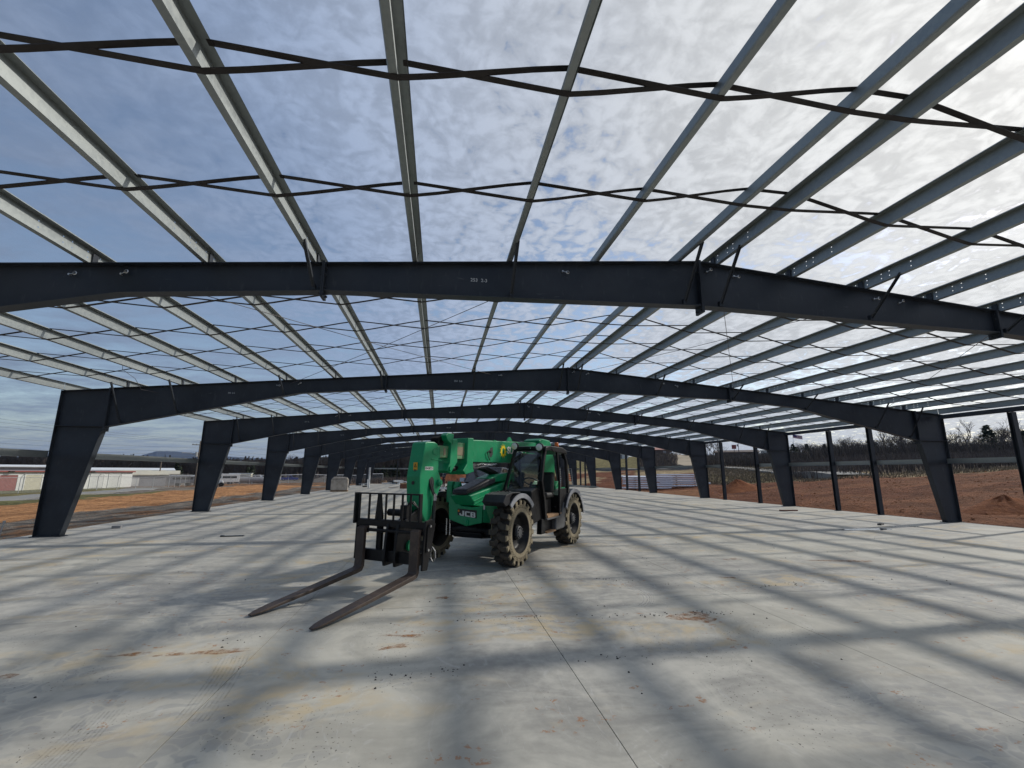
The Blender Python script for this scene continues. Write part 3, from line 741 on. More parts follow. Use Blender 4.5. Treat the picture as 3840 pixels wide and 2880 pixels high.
def brush(name, region, n, hmin, hmax, mat, label, seed, lean=.35, wid=.035):
    q = random.Random(seed); v, f = [], []
    for _ in range(n):
        x, y = region(q); z = H(x, y)-.05; h = q.uniform(hmin, hmax); w = wid*q.uniform(.6, 1.6); a = q.uniform(0, 6.28)
        dx, dy = math.cos(a)*h*lean*q.random(), math.sin(a)*h*lean*q.random(); b = q.uniform(0, 6.28); wx, wy = math.cos(b)*w, math.sin(b)*w
        o = len(v); m1 = .55
        v += [(x-wx, y-wy, z), (x+wx, y+wy, z), (x+dx*m1+wx*.6, y+dy*m1+wy*.6, z+h*m1), (x+dx*m1-wx*.6, y+dy*m1-wy*.6, z+h*m1), (x+dx*1.3, y+dy*1.3, z+h)]
        f += [(o, o+1, o+2, o+3), (o+3, o+2, o+4)]
        for k in range(2):
            s = q.uniform(.3, .8); c = q.uniform(0, 6.28); L_ = h*q.uniform(.2, .4); px_, py_, pz_ = x+dx*s, y+dy*s, z+h*s; o = len(v)
            v += [(px_, py_, pz_), (px_+w*.5, py_, pz_+w), (px_+math.cos(c)*L_, py_+math.sin(c)*L_, pz_+L_*.8)]; f.append((o, o+1, o+2))
    return tag(MB().add(v, f).build(name, mat), label, 'brush', None, 'stuff')
pr = lambda a0, a1, r0, r1: (lambda q: pol(q.uniform(a0, a1), math.sqrt(q.uniform(r0*r0, r1*r1))))
brush('brush', pr(40, 70, 64, 130), 17000, .5, 1.7, 'twig', 'brown leafless brush covering the right bank', 31, wid=.045)
brush('brush', pr(32, 42, 104, 150), 7000, .8, 2.6, 'twig_dark', 'dark brush on the slope above the road', 32, wid=.05)
brush('brush', pr(42, 68, 105, 180), 13000, 1.5, 4.2, 'twig_dark', 'dark undergrowth below the wood on the right', 37, wid=.06)
brush('dry_grass', pr(31, 41, 62, 99), 6000, .15, .5, 'twig_tan', 'dry grass and weeds on the bank below the road', 33, wid=.05)
brush('dry_grass', pr(41, 70, 58, 65), 3000, .12, .42, 'dry_grass', 'strip of dry tan grass along the top of the clay', 34, wid=.035)
brush('brush', pr(24.5, 29.0, 108, 172), 5000, .4, 1.3, 'twig', 'brown brush on the slope beside the climbing road', 35, wid=.05)
brush('brush', pr(-13, 6, 84, 125), 6000, .3, 1.1, 'twig', 'brown brush beyond the end of the slab', 36, wid=.05)
def far_wood(name, az0, az1, r0, r1, n, h0, h1, mat, label, seed):
    q = random.Random(seed); v, f = [], []
    for _ in range(n):
        x, y = pol(q.uniform(az0, az1), q.uniform(r0, r1)); z = H(x, y)-.3; h = q.uniform(h0, h1)
        for k in range(16):
            a = q.uniform(0, 6.28); sp = q.random(); b = Vector((x, y, z+h*q.uniform(.0, .45))); t = Vector((x+math.cos(a)*h*.28*sp, y+math.sin(a)*h*.28*sp, z+h*q.uniform(.6, 1.0))); w = h*q.uniform(.012, .05)
            o = len(v); v += [tuple(b+Vector((-w, 0, 0))), tuple(b+Vector((w, 0, 0))), tuple(t+Vector((w*.6, 0, 0))), tuple(t+Vector((-w*.6, 0, 0)))]; f.append((o, o+1, o+2, o+3))
    return tag(MB().add(v, f).build(name, mat), label, 'wood', None, 'stuff')
far_wood('far_wood', -46, -25, 190, 420, 900, 5, 8.5, 'twig_dark', 'brown leafless wood along the horizon on the left', 41)
far_wood('far_wood', -26, -11, 190, 520, 900, 5, 9, 'twig_dark', 'brown leafless wood on the ridge behind the left yard', 42)
far_wood('far_wood', -12, 13, 135, 420, 1500, 6, 11, 'twig_dark', 'brown leafless wooded hillside beyond the end of the building', 43)

# distant flat-topped mountain
def mountain():
    prof = [(-34, 40), (-31, 120), (-30, 168), (-29.1, 205), (-28, 208), (-25.6, 196), (-23.2, 166), (-19.4, 148), (-16, 130), (-12, 90), (-8, 40)]
    vs, fs = [], []; n = len(prof)*6-5
    D0 = 6000
    for i in range(n):
        t = i/6; k = min(int(t), len(prof)-2); u = t-k; a = prof[k][0]*(1-u)+prof[k+1][0]*u; h = prof[k][1]*(1-u)+prof[k+1][1]*u
        for j, (dr, hh) in enumerate(((-900, 0), (-500, .45), (-150, .92), (0, 1.), (500, 1.), (1600, 0))):
            x, y = pol(a, D0+dr); vs.append((x, y, -20+(h+20)*hh+(6*math.sin(i*1.7+j) if 0 < hh < 1 else 1.5*math.sin(i*2.3))))
    for i in range(n-1):
        for j in range(5): fs.append((i*6+j, i*6+j+1, i*6+7+j, i*6+6+j))
    tag(MB().add(vs, fs).build('mountain', 'mountain', smooth=True), 'blue flat-topped mountain on the horizon', None, None, 'structure')
mountain()

# ------------------------------------------------------------------ buildings on the left
simple('wall_white', (.66, .67, .64), .6, 0, .05, .6); simple('wall_cream', (.60, .57, .43), .6, 0, .06, .6); simple('wall_grey', (.27, .27, .28), .7, 0, .08, .5)
simple('roof_red', (.23, .065, .055), .55, 0, .1, 1); simple('door_red', (.28, .065, .055), .5, 0, .08, 1); simple('roof_cream', (.52, .48, .37), .55, 0, .08, .4); simple('roof_white', (.72, .74, .75), .5, 0, .05, .4)
simple('dark_open', (.012, .012, .012), .9, 0, .1, 1)
def shed():
    P0, P1 = Vector((-56.2, 57.5)), Vector((-48.9, 82.6)); u = (P1-P0).normalized(); L_ = (P1-P0).length
    r0 = empty('storage_shed', (P0.x, P0.y, -.72), math.atan2(u.y, u.x), 'long white storage shed with red roof trim and one red door', 'building')
    # local x along the front, the front faces -y (towards the slab)
    MB().box(0, L_, .03, 7, 0, 2.42).build('wall', 'wall_white', r0)
    MB().prism([(-.25, 2.42), (-.25, 2.50), (3.5, 2.62), (7.2, 2.50), (7.2, 2.42)], -.15, L_+.15, 'x').build('roof', 'wall_grey', r0)
    MB().box(-.12, L_+.12, -.32, -.26, 2.36, 2.56).build('roof_trim', 'roof_red', r0)
    x = .5; i = 0; slat = {}
    while x < L_-2.2:
        red = abs(x+1.05-9.6) < 1.2
        mb = MB(); nn = 14
        for k in range(nn): mb.box(x+.12+k*1.86/nn, x+.12+(k+.82)*1.86/nn, -.03, .028, .08, 2.0)
        mb.box(x+.12, x+1.98, -.005, .029, .08, 2.0)
        dd = mb.build('door', 'door_red' if red else ('wall_cream' if x < 17 else 'wall_white'), r0)
        if red: dd['label'] = 'red roll-up door'
        MB().box(x+.02, x+.11, -.06, .028, .0, 2.1).box(x+1.99, x+2.08, -.06, .028, 0, 2.1).box(x+.11, x+1.99, -.06, .028, 2.01, 2.1).build('door_frame', 'wall_white', r0)
        x += 2.72; i += 1
    for k in (9.6, 19.5):
        MB().box(k-.25, k+.25, -.55, -.33, 2.35, 2.5).build('flood_lamp', 'dark_open', r0)
    return r0
shed()
def block(name, a, r_, w, dep, h, rz, wall, roof, label, rise=.0, open_side=False, z=None):
    x, y = pol(a, r_); r0 = empty(name, (x, y, H(x, y)-.1 if z is None else z), rz, label, 'building')
    MB().box(-w/2, w/2, -dep/2, dep/2, 0, h).build('wall', wall, r0)
    e = .35
    MB().prism([(-dep/2-e, h-.04), (0, h+rise-.04), (dep/2+e, h-.04), (dep/2+e, h+.10), (0, h+rise+.10), (-dep/2-e, h+.10)], -w/2-e, w/2+e, 'x').build('roof', roof, r0)
    for k in range(int(w//4)):
        xx = -w/2+2+k*4
        if k % 2 == 0: MB().box(xx-.6, xx+.6, -dep/2-.03, -dep/2-.001, .2, min(h-.4, 2.1)).build('door', 'wall_grey' if wall != 'wall_grey' else 'wall_white', r0)
    if open_side: MB().box(-w/2-.04, -w/2-.002, -dep/2+.3, dep/2-.3, .1, h-.15).build('bay_shade', 'dark_open', r0)  # flat black panel painting the shade inside the open bay
    return r0
block('warehouse', -37.6, 118, 9.0, 7, 3.3, rad(38), 'wall_grey', 'roof_white', 'small grey shed with white roof behind the storage shed', .3)
block('warehouse', -31.0, 128, 15, 9, 3.15, rad(31), 'wall_white', 'roof_white', 'long low white-roofed warehouse behind the storage shed', .45)
block('warehouse', -30.0, 108, 6.5, 5.5, 2.1, rad(40), 'wall_grey', 'roof_cream', 'small barn with pale cream roof behind the fence', .75)
block('warehouse', -28.3, 112, 4.6, 5, 2.3, rad(26), 'wall_grey', 'roof_cream', 'grey open-sided barn with wide cream roof', .6, True)
# hill-top buildings on the right
simple('roof_pink', (.40, .20, .165), .7, 0, .1, .5); simple('wall_dark', (.10, .075, .065), .8, 0, .1, .5)
block('hill_house', 26.6, 205, 13, 9, 2.0, rad(-26), 'wall_dark', 'roof_pink', 'house with faded red roof at the top of the hill road', 1.2)
block('hill_house', 35.3, 196, 15, 8, 2.0, rad(-34), 'wall_dark', 'wall_dark', 'dark roofed building on the skyline right of the hill road', .9)
block('hill_house', 38.6, 190, 5.5, 6, 3.2, rad(-38), 'wall_white', 'wall_white', 'small pale gabled house on the skyline', .7)
block('hill_house', 22.6, 185, 5, 5, 2.2, rad(-22), 'wall_white', 'roof_white', 'white house at the left end of the hilltop', .5)
# sign and flag
x, y, z = on(35.15, 186); r0 = empty('roadside_sign', (x, y, z), rad(-35), 'square red sign on a pole above the hilltop building', 'sign')
MB().tube([(0, 0, 0), (0, 0, 4.3)], .08, 8).build('pole', 'wall_dark', r0); MB().box(-.75, .75, -.1, .1, 3.4, 4.9).build('sign_panel', 'door_red', r0)
simple('flag_red', (.42, .03, .04), .8, 0, .05, 2); simple('flag_white', (.75, .75, .75), .8, 0, .03, 2); simple('flag_blue', (.03, .04, .16), .8, 0, .05, 2)
x, y, z = on(40.95, 150); r0 = empty('flagpole', (x, y, z), rad(-41), 'tall thin flagpole flying a striped flag above the trees', 'flagpole')
MB().tube([(0, 0, 0), (0, 0, 7.2)], [.07, .035], 8).build('pole', 'bolt', r0)
for k in range(7):
    def P(u, v): return (.06+u*2.2, .22*math.sin(u*5)*u, 7.1-.14*k-v*.14-u*.5)
    vs = [P(i/8, 0) for i in range(9)]+[P(i/8, 1) for i in range(9)]
    MB().add(vs, [(i, i+1, 10+i, 9+i) for i in range(8)]).build('flag_stripe', 'flag_red' if k % 2 == 0 else 'flag_white', r0)
vs = [(.06+u*.9, .22*math.sin(u*.41*5)*u*.41-.012, 7.1-v*.55-u*.41*.5) for v in (0, 1) for u in (0, .5, 1)]
MB().add(vs, [(0, 1, 4, 3), (1, 2, 5, 4)]).build('flag_canton', 'flag_blue', r0)

# ------------------------------------------------------------------ fences, poles and wires
simple('fence_steel', (.42, .43, .43), .5, .4, .1, 3)
b = NB('chain_link'); tr = b.nd('ShaderNodeBsdfTransparent'); mx = b.nd('ShaderNodeMixShader'); v = b.objc()
wv = b.nd('ShaderNodeTexWave', wave_type='BANDS', bands_direction='DIAGONAL'); b.put(wv.inputs[0], v); wv.inputs['Scale'].default_value = 6
b.base((.36, .37, .37), .5, .3); b.put(mx.inputs[0], b.ramp(wv.outputs[1], .4, .9, .12, .42)); b.L.new(tr.outputs[0], mx.inputs[1]); b.L.new(b.bsdf.outputs[0], mx.inputs[2]); b.L.new(mx.outputs[0], b.out.inputs[0])
def fence(pts, h, label, arms, step, rail='fence_steel', rr=.03):
    r0 = empty('chain_link_fence', (pts[0][0], pts[0][1], 0), 0, label, 'fence'); o = Vector((pts[0][0], pts[0][1], 0))
    for (x0, y0), (x1, y1) in zip(pts[:-1], pts[1:]):
        L_ = math.hypot(x1-x0, y1-y0); n = max(1, round(L_/step)); P = []
        for i in range(n+1):
            x, y = x0+(x1-x0)*i/n, y0+(y1-y0)*i/n; P.append(Vector((x, y, H(x, y)))-o)
        for i, p in enumerate(P):
            if i == n and (x1, y1) != pts[-1]: continue
            m_ = MB().tube([p-Vector((0, 0, .2)), p+Vector((0, 0, h))], .035, 6)
            if arms: m_.tube([p+Vector((0, 0, h)), p+Vector((.32, -.1, h+.34))], .025, 5)
            m_.build('post', 'fence_steel', r0)
        MB().tube([p+Vector((0, 0, h)) for p in P], rr, 6).build('top_rail', rail, r0)
        vs = [tuple(p+Vector((0, 0, z))) for z in (.05, h-.05) for p in P]
        MB().add(vs, [(i, i+1, n+2+i, n+1+i) for i in range(n)]).build('mesh_panel', 'chain_link', r0)
        if arms:
            for k in (.33, .66, 1.): MB().tube([p+Vector((.32*k, -.1*k, h+.34*k)) for p in P], .008, 3).build('barbed_wire', 'fence_steel', r0)
fence([(-48.5, 46), (-45.2, 62), (-41.0, 78), (-44.5, 91)], 1.75, 'chain-link fence with angled barbed wire arms before the storage shed', True, 3.0)
fence([(-44.5, 91), (-36, 95), (-20, 100), (-12, 102)], 1.72, 'long chain-link fence with a bright white top rail behind the clay', False, 3.2, 'roof_white', .055)
simple('pole_wood', (.15, .125, .10), .9, 0, .2, 3)
def upole(a, r_, h, arms, label, lamp=False):
    x, y, z = on(a, r_); r0 = empty('utility_pole', (x, y, z), rad(-a), label, 'utility pole')
    MB().tube([(0, 0, -.3), (.02, 0, h)], [.15, .09], 8).build('pole', 'pole_wood', r0)
    for k in range(arms):
        c = MB().box(-1.15, .35, -.06, .06, h-.75-k*.9, h-.62-k*.9).build('crossarm', 'pole_wood', r0)
        for xx in (-1.05, -.5, .25): MB().cyl((xx, 0, 0), .05, h-.62-k*.9, h-.45-k*.9, 'z', 6).build('insulator', 'fence_steel', c)
    if arms: MB().cyl((-.32, 0, 0), .22, h-2.8, h-2.0, 'z', 10).build('transformer', 'fence_steel', r0)
    if lamp: MB().tube([(0, 0, h-2.6), (-1.2, 0, h-2.2), (-2.0, 0, h-2.15)], .05, 6).box(-2.5, -1.95, -.1, .1, h-2.22, h-2.08).build('lamp_arm', 'fence_steel', r0)
    return r0
upole(-25.62, 100, 8.0, 1, 'wooden utility pole with crossarm and transformer beside the third left column', True)
upole(-28.6, 108, 4.6, 0, 'thin pole in front of the grey open barn')
upole(-34.9, 150, 5.2, 1, 'small distant utility pole above the storage shed roof')
upole(33.5, 112, 8.0, 0, 'tall wooden pole beside the narrow road on the right')
upole(35.6, 190, 7.2, 1, 'distant utility pole beside the hilltop building')
for i, (zl, zr, yo) in enumerate(((13.2, 7.3, 0), (12.4, 7.1, .6), (11.2, 7.0, 1.2), (9.0, 6.0, 0), (8.1, 5.4, .5), (7.3, 4.9, .8), (6.5, 4.5, 1.0))):
    a = Vector((-84, 57+yo, zl)); c = Vector((-43.2, 90.2+yo, zr)); e = Vector((-24, 152+yo, zr+.6)); P = []
    for t in range(9): s = t/8; p = a.lerp(c, s); p.z -= 1.0*4*s*(1-s); P.append(p)
    for t in range(1, 9): s = t/8; p = c.lerp(e, s); p.z -= .9*4*s*(1-s); P.append(p)
    tag(MB().tube(P, .016, 4).build('power_line', 'cable'), f'thin overhead power line on the left, {ORD[i+1]} from the top', 'power line', 'overhead power lines')

# ------------------------------------------------------------------ vehicles in the distance
for nm, c in (('paint_blue', (.015, .035, .28)), ('paint_white', (.72, .73, .73)), ('paint_silver', (.33, .36, .40)), ('paint_paleblue', (.42, .50, .60)), ('paint_dark', (.03, .032, .036))):
    simple(nm, c, .3, .1, .04, 2, 0, .6)
simple('rubber', (.022, .021, .020), .85, 0, .2, 6, .2); simple('glass_dark', (.012, .015, .018), .06, 0, .05, 1, 0, .8); simple('chrome', (.5, .5, .5), .25, .9, .05, 4); simple('lamp_clear', (.75, .75, .72), .15, .2, .02, 6); simple('lamp_red', (.35, .02, .02), .3, 0, .05, 6)
def pickup(a, r_, heading, paint, label, suv=False, L_=5.4, z=None):
    x, y = pol(a, r_) if r_ else a; r0 = empty('parked_suv' if suv else 'pickup_truck', (x, y, (H(x, y) if z is None else z)), heading, label, 'car' if suv else 'pickup truck')
    hw = .95; f = L_/2
    low = [(-f, .55), (-f, 1.02), (-f+.1, 1.08), (f-1.75, 1.08), (f-.35, 1.02), (f-.05, .92), (f, .55), (f-.2, .42), (-f+.2, .42)]
    bd = MB().prism(low, -hw, hw, 'y').build('body', paint, r0, bevel=.05)
    c0, c1 = (-.55, f-1.5) if not suv else (-f+.15, f-1.5)
    MB().prism([(c0, 1.08), (c0+.12, 1.80), (c1-.75, 1.82), (c1, 1.08)], -hw+.10, hw-.10, 'y').build('cab', paint, r0, bevel=.06)
    w = .004
    MB().add([(c1+.012, -.76, 1.14), (c1+.012, .76, 1.14), (c1-.70, .68, 1.76), (c1-.70, -.68, 1.76)], [(0, 1, 2, 3)]).build('windshield', 'glass_dark', r0)
    for s in (-1, 1):
        yy = s*(hw-.095)
        MB().prism([(c0+.2, 1.14), (c0+.26, 1.70), (c0+.9, 1.72), (c0+.9, 1.14)], min(yy, yy+s*.01), max(yy, yy+s*.01), 'y').build('side_window', 'glass_dark', r0)
        MB().prism([(c0+.98, 1.14), (c0+.98, 1.72), (c1-.82, 1.72), (c1-.22, 1.14)], min(yy, yy+s*.01), max(yy, yy+s*.01), 'y').build('side_window', 'glass_dark', r0)
        MB().box(f-.05, f+.012, s*.62-.16, s*.62+.16, .74, .90).build('headlight', 'lamp_clear', r0)
        MB().box(-f-.012, -f+.05, s*.80-.09, s*.80+.09, .72, 1.0).build('tail_light', 'lamp_red', r0)
        MB().box(c1-.35, c1-.2, s*(hw-.08), s*(hw+.14), 1.15, 1.32).build('mirror', paint, r0)
        for xx in (-f+1.05, f-.95):
            wh = MB().lathe([(.05, -.11), (.33, -.12), (.38, -.09), (.385, 0), (.38, .09), (.33, .12), (.05, .11)], 20, 'y', (xx, s*(hw-.13), .385)).build('wheel', 'rubber', r0, smooth=True)
            MB().cyl((xx, 0, .385), .21, s*(hw-.02)-.02, s*(hw-.02)+.02, 'y', 14).build('rim', 'chrome', wh)
    MB().box(f-.04, f+.02, -.42, .42, .64, .90).build('grille', 'dark_open', r0); MB().box(f-.06, f+.07, -.9, .9, .46, .60).build('bumper', 'chrome', r0)
    if not suv: MB().box(-f+.1, c0-.08, -hw+.12, hw-.12, 1.075, 1.083).build('truck_bed', 'dark_open', r0)
    return r0
pickup(-16.9, 165, rad(15), 'paint_blue', 'blue pickup truck parked behind the chain-link fence', z=-1.15)
pickup(-20.0, 118, rad(10), 'paint_white', 'white pickup truck parked in the yard behind the fence', z=-.75)
pickup(30.25, 168, rad(240), 'paint_silver', 'silver car coming down the hill road', True, 4.6)
pickup(28.9, 186, rad(200), 'paint_white', 'white car parked at the hilltop beside the red roofed house', True, 4.6)
pk = pickup((2.75, 25.9), 0, rad(-113), 'paint_paleblue', 'pale blue pickup truck parked behind the green telehandler', z=0); pk.scale = (1.17, 1.17, 1.17)
for o in pk.children:
    if o.name.startswith('cab'): o.data.materials[0] = MATS['paint_dark']
def box_trailer(a, r_, rz, w, h, d, label, mat='paint_white', z0=.55):
    x, y, z = on(a, r_); r0 = empty('trailer', (x, y, z), rz, label, 'trailer')
    MB().box(-w/2, w/2, -d/2, d/2, z0, z0+h).build('body', mat, r0, bevel=.08)
    MB().box(-w/2+.5, w/2-.5, -d/2-.012, -d/2-.001, z0+h*.5, z0+h*.78).build('window', 'glass_dark', r0)
    MB().box(-w/2-.1, w/2+.1, -d/2-.05, d/2+.05, z0+h, z0+h+.12).build('roof', 'roof_white', r0)
    for xx in (-w*.18, w*.18):
        for s in (-1, 1): MB().lathe([(.05, -.1), (.32, -.1), (.36, 0), (.32, .1), (.05, .1)], 16, 'y', (xx, s*(d/2-.15), .36)).build('wheel', 'rubber', r0)
box_trailer(-23.0, 106, rad(30), 4.6, 1.5, 2.0, 'white camper trailer behind the fence beside the utility pole')
box_trailer(-26.6, 103, rad(22), 4.0, 1.3, 2.0, 'grey box trailer behind the fence left of the utility pole', 'wall_grey')
box_trailer(-21.6, 124, rad(12), 4.4, 1.1, 2.2, 'cream sided truck box at the back of the yard', 'wall_cream', 1.1)
box_trailer(-18.5, 112, rad(12), 1.6, 1.0, 1.2, 'small grey equipment box at the right of the yard', 'wall_grey', .3)
x, y, z = on(-20.5, 108); r0 = empty('tank', (x, y, z), rad(15), 'long grey cylindrical tank lying behind the fence', 'tank')
MB().lathe([(.02, -3.4), (.35, -3.35), (.62, -3.1), (.62, 3.1), (.35, 3.35), (.02, 3.4)], 20, 'x', (0, 0, .85)).build('shell', 'wall_grey', r0, smooth=True)
for xx in (-2.2, 0, 2.2): MB().box(xx-.12, xx+.12, -.5, .5, 0, .45).build('saddle', 'fence_steel', r0)
x, y, z = on(-23.6, 92); r0 = empty('skid_loader', (x, y, z), rad(20), 'small white loader with open cab at the edge of the clay', 'loader')
MB().prism([(-.9, .35), (-.9, 1.1), (-.2, 1.2), (.7, .95), (.8, .35)], -.5, .5, 'y').build('body', 'paint_white', r0, bevel=.04)
m_ = MB()
for xx in (-.75, .45):
    for yy in (-.45, .45): m_.box(xx-.05, xx+.05, yy-.05, yy+.05, .9, 2.1)
m_.build('cab_frame', 'paint_white', r0); MB().box(-.85, .55, -.52, .52, 2.1, 2.2).build('cab_roof', 'paint_white', r0)
for xx in (-.55, .5):
    for s in (-1, 1): MB().lathe([(.05, -.12), (.33, -.12), (.38, 0), (.33, .12), (.05, .12)], 16, 'y', (xx, s*.6, .38)).build('wheel', 'rubber', r0)
x, y, z = on(-17.9, 104); r0 = empty('dish_panel', (x, y, z), rad(-40), 'tall white triangular panel on legs behind the fourth left column', 'panel')
MB().prism([(-.55, .9), (.55, .9), (.28, 3.3), (.10, 3.3)], -.04, .04, 'y').build('panel', 'paint_white', r0); MB().tube([(-.4, 0, 0), (0, 0, 1.0)], .05, 6).tube([(.4, 0, 0), (.1, 0, 1.0)], .05, 6).build('stand', 'fence_steel', r0)

# ------------------------------------------------------------------ pipes, pallets and litter round the slab
simple('pvc', (.80, .82, .88), .4, 0, .04, 2); simple('timber', (.26, .17, .10), .85, 0, .2, 4); simple('card', (.38, .24, .14), .85, 0, .12, 3); simple('card_dark', (.17, .075, .05), .85, 0, .12, 3)
pipe_me = MB().lathe([(.08, -3.05), (.096, -3.05), (.096, 2.75), (.115, 2.80), (.115, 3.05), (.10, 3.05), (.08, 2.9)], 18, 'x').mesh('plastic_pipe', 'pvc')
pu = Vector((31.9-23.8, 52.6-54.4, 0)).normalized(); pa = math.atan2(pu.y, pu.x); pn = Vector((-pu.y, pu.x, 0))
pc = Vector((27.75, 53.6, 0)); cnt = 0
for row in range(6):
    for dep in range(4):
        for seg in (-1, 1):
            if dep > 0 and (row < 5 or seg > 0) and not (dep == 1 and row % 2 == 0): continue
            off = seg*2.1 if row > 1 else seg*2.1+(.35 if row % 2 else -.1)
            p = pc+pu*(off+R.uniform(-.06, .06))+pn*(dep*.30-.3); p.z = H(p.x, p.y)+.17+row*.265+R.uniform(-.008, .008)
            o = link('plastic_pipe', pipe_me, None, p, (0, 0, pa if (row+dep) % 2 else pa+math.pi), True); cnt += 1
            tag(o, f'white plastic pipe in the stack beyond the right posts, {ORD[row+1]} row up', 'pipe', 'white pipes stacked on the clay')
for row in range(6):
    for k, t in enumerate((-3.6, -1.4, 1.4, 3.6)):
        p = pc+pu*t; o = MB().box(-.05, .05, -.55, 1.1, -.022, .022).build('timber_spacer', 'timber', None, (p.x, p.y, H(p.x, p.y)+.04+row*.265), pa)
        tag(o, 'brown timber spacer between the rows of white pipes', 'timber', 'timber spacers in the pipe stack')
b = NB('wrap'); b.base(b.mix(b.ramp(b.noise(b.objc(), 3, 4), .3, .7), (.36, .315, .265), (.50, .45, .39)), .25, 0, .5)
r0 = empty('wrapped_pallet', (-9.35, 45.9, 0), rad(6), 'pallet of tan boxes wrapped in clear film before the sixth left column', 'pallet')
MB().box(-.75, .75, -.55, .55, .13, 1.12).build('boxes', 'wrap', r0, bevel=.04); MB().prism([(-.75, 1.125), (.75, 1.125), (.6, 1.34), (-.55, 1.36)], -.5, .5, 'y').build('film_cover', 'wrap', r0, bevel=.05)
for yy in (-.5, 0, .5): MB().box(-.75, .75, yy-.06, yy+.06, .002, .09).build('runner', 'timber', r0)
for k in range(6): MB().box(-.75+k*.26, -.55+k*.26, -.56, .56, .092, .125).build('deck_board', 'timber', r0)
tag(MB().tube([(-8.2, 56.4, .0), (-8.2, 56.4, 2.35)], .11, 14).build('standing_pipe', 'paint_white'), 'white pipe standing upright on the slab beside the far left columns', 'pipe')
tag(MB().tube([(-9.2, 62, 0), (-9.2, 62, .9)], .06, 10).build('standing_pipe', 'paint_white'), 'short white pipe stub on the slab at far left', 'pipe')
def board_pile(cx, cy, w, d, n, mats, label, seed):
    q = random.Random(seed); r0 = empty('debris_pile', (cx, cy, 0), 0, label, 'debris')
    for i in range(n):
        a = q.uniform(-.5, .5); l_ = q.uniform(.3, .9)*w*.5; m_ = MB().box(-l_/2, l_/2, -.22, .22, 0, q.uniform(.05, .3))
        m_.build('scrap', q.choice(mats), r0, (q.uniform(-w/2, w/2), q.uniform(-d/2, d/2), .002+i*.035), a)
    return r0
board_pile(-6.9, 72.6, 3.6, 1.0, 12, ['card', 'paint_white', 'paint_dark', 'timber', 'roof_white'], 'pile of packing scraps at the far end of the slab', 3)
board_pile(-5.2, 71.8, 2.0, .8, 6, ['roof_white', 'paint_white'], 'heap of white sheeting at the far end of the slab', 4)
board_pile(-10.2, 66, 1.6, .8, 6, ['paint_white', 'paint_dark'], 'white and black packing by the far left columns', 6)
r0 = empty('cardboard_box', (-3.85, 53.6, 0), rad(12), 'brown cardboard carton on the slab left of the green boom', 'carton')
MB().box(-.5, .5, -.4, .4, .002, .5).build('carton', 'card_dark', r0); MB().box(-.51, .51, -.42, .42, .5, .60).build('lid', 'card', r0)
tag(MB().box(-.6, .6, -.14, .14, .001, .05).build('plank', 'timber', None, (-5.4, 57, 0), .1), 'short brown plank lying on the slab at far left', 'plank')
tag(MB().box(-.25, .25, -.18, .18, .001, .16).build('tool_box', 'paint_dark', None, (-9.0, 58.5, 0), .3), 'small dark tool box on the slab beside the standing pipe', 'tool box')
# steel bundles at the far right edge of the slab
for i, (xa, ya, xb, yb, n) in enumerate(((17.4, 61.5, 19.2, 53.8, 6), (16.4, 66, 18.2, 60.5, 5))):
    d = Vector((xb-xa, yb-ya, 0)); r0 = empty('steel_bundle', ((xa+xb)/2, (ya+yb)/2, 0), math.atan2(d.y, d.x), f'bundle of galvanised steel lying along the right edge of the slab, {"nearer" if i == 0 else "farther"} one', 'steel bundle', 'steel bundles')
    for k in range(n):
        MB().prism([(-.09, 0), (.09, 0), (.09, .05), (.08, .05), (.08, .01), (-.08, .01), (-.08, .05), (-.09, .05)], -d.length/2+.2*R.random(), d.length/2-.3*R.random(), 'x').build('channel', 'galvanised', r0, (0, -.4+(k % 3)*.26, .06+(k//3)*.1))
    for t in (-.35, .35): MB().box(t*d.length-.05, t*d.length+.05, -.6, .5, .001, .055).build('bearer', 'timber', r0)
# step ladder
r0 = empty('step_ladder', (18.2, 62.4, 0), rad(-20), 'tall aluminium step ladder at the far right edge of the slab', 'ladder')
for s in (-1, 1):
    MB().bar((s*.36, -.45, .002), (s*.2, 0, 2.35), .05, .05).build('rail', 'fence_steel', r0); MB().bar((s*.36, .55, .002), (s*.2, .03, 2.35), .04, .04).build('rear_leg', 'fence_steel', r0)
for k in range(7):
    t = (k+1)/8; MB().box(-.36+.16*t+.02, .36-.16*t-.02, -.45*(1-t)-.05, -.45*(1-t)+.05, 2.35*t-.015, 2.35*t+.015).build('step', 'fence_steel', r0)
MB().box(-.24, .24, -.08, .1, 2.35, 2.39).build('top_cap', 'fence_steel', r0)
# bits on the slab
for i, (x, y, sx, sy, rz) in enumerate(((16.1, 14.85, .34, .05, .5), (17.33, 20.8, .9, .06, -.1))):
    tag(MB().box(-sx/2, sx/2, -.06, .06, .0015, .06).build('timber_offcut', 'card_dark' if i else 'paint_dark', None, (x, y, 0), rz), 'dark block beside the puddle near the right column' if i == 0 else 'thin dark board lying near the third right column', 'offcut')
for i, (x, y, rx, ry) in enumerate(((14.35, 13.75, .95, .26), (16.55, 14.35, .55, .22))):
    n = 24; pts = [(x+rx*math.cos(2*math.pi*k/n)*(1+.18*math.sin(3*k)), y+ry*math.sin(2*math.pi*k/n)*(1+.2*math.cos(2*k))) for k in range(n)]
    tag(MB().prism(pts, .0012, .0035, 'z').build('puddle', 'water'), ('longer' if i == 0 else 'smaller')+' bright puddle on the slab near the second right column', 'puddle', 'puddles on the slab')
tag(MB().box(-.02, .5, -.05, .05, .001, .03).box(-.1, -.02, -.05, .05, .001, .045).build('metal_offcut', 'paint_dark', None, (-6.05, 14.65, 0), .1), 'dark flat metal offcut on the slab right of the second left column', 'offcut')
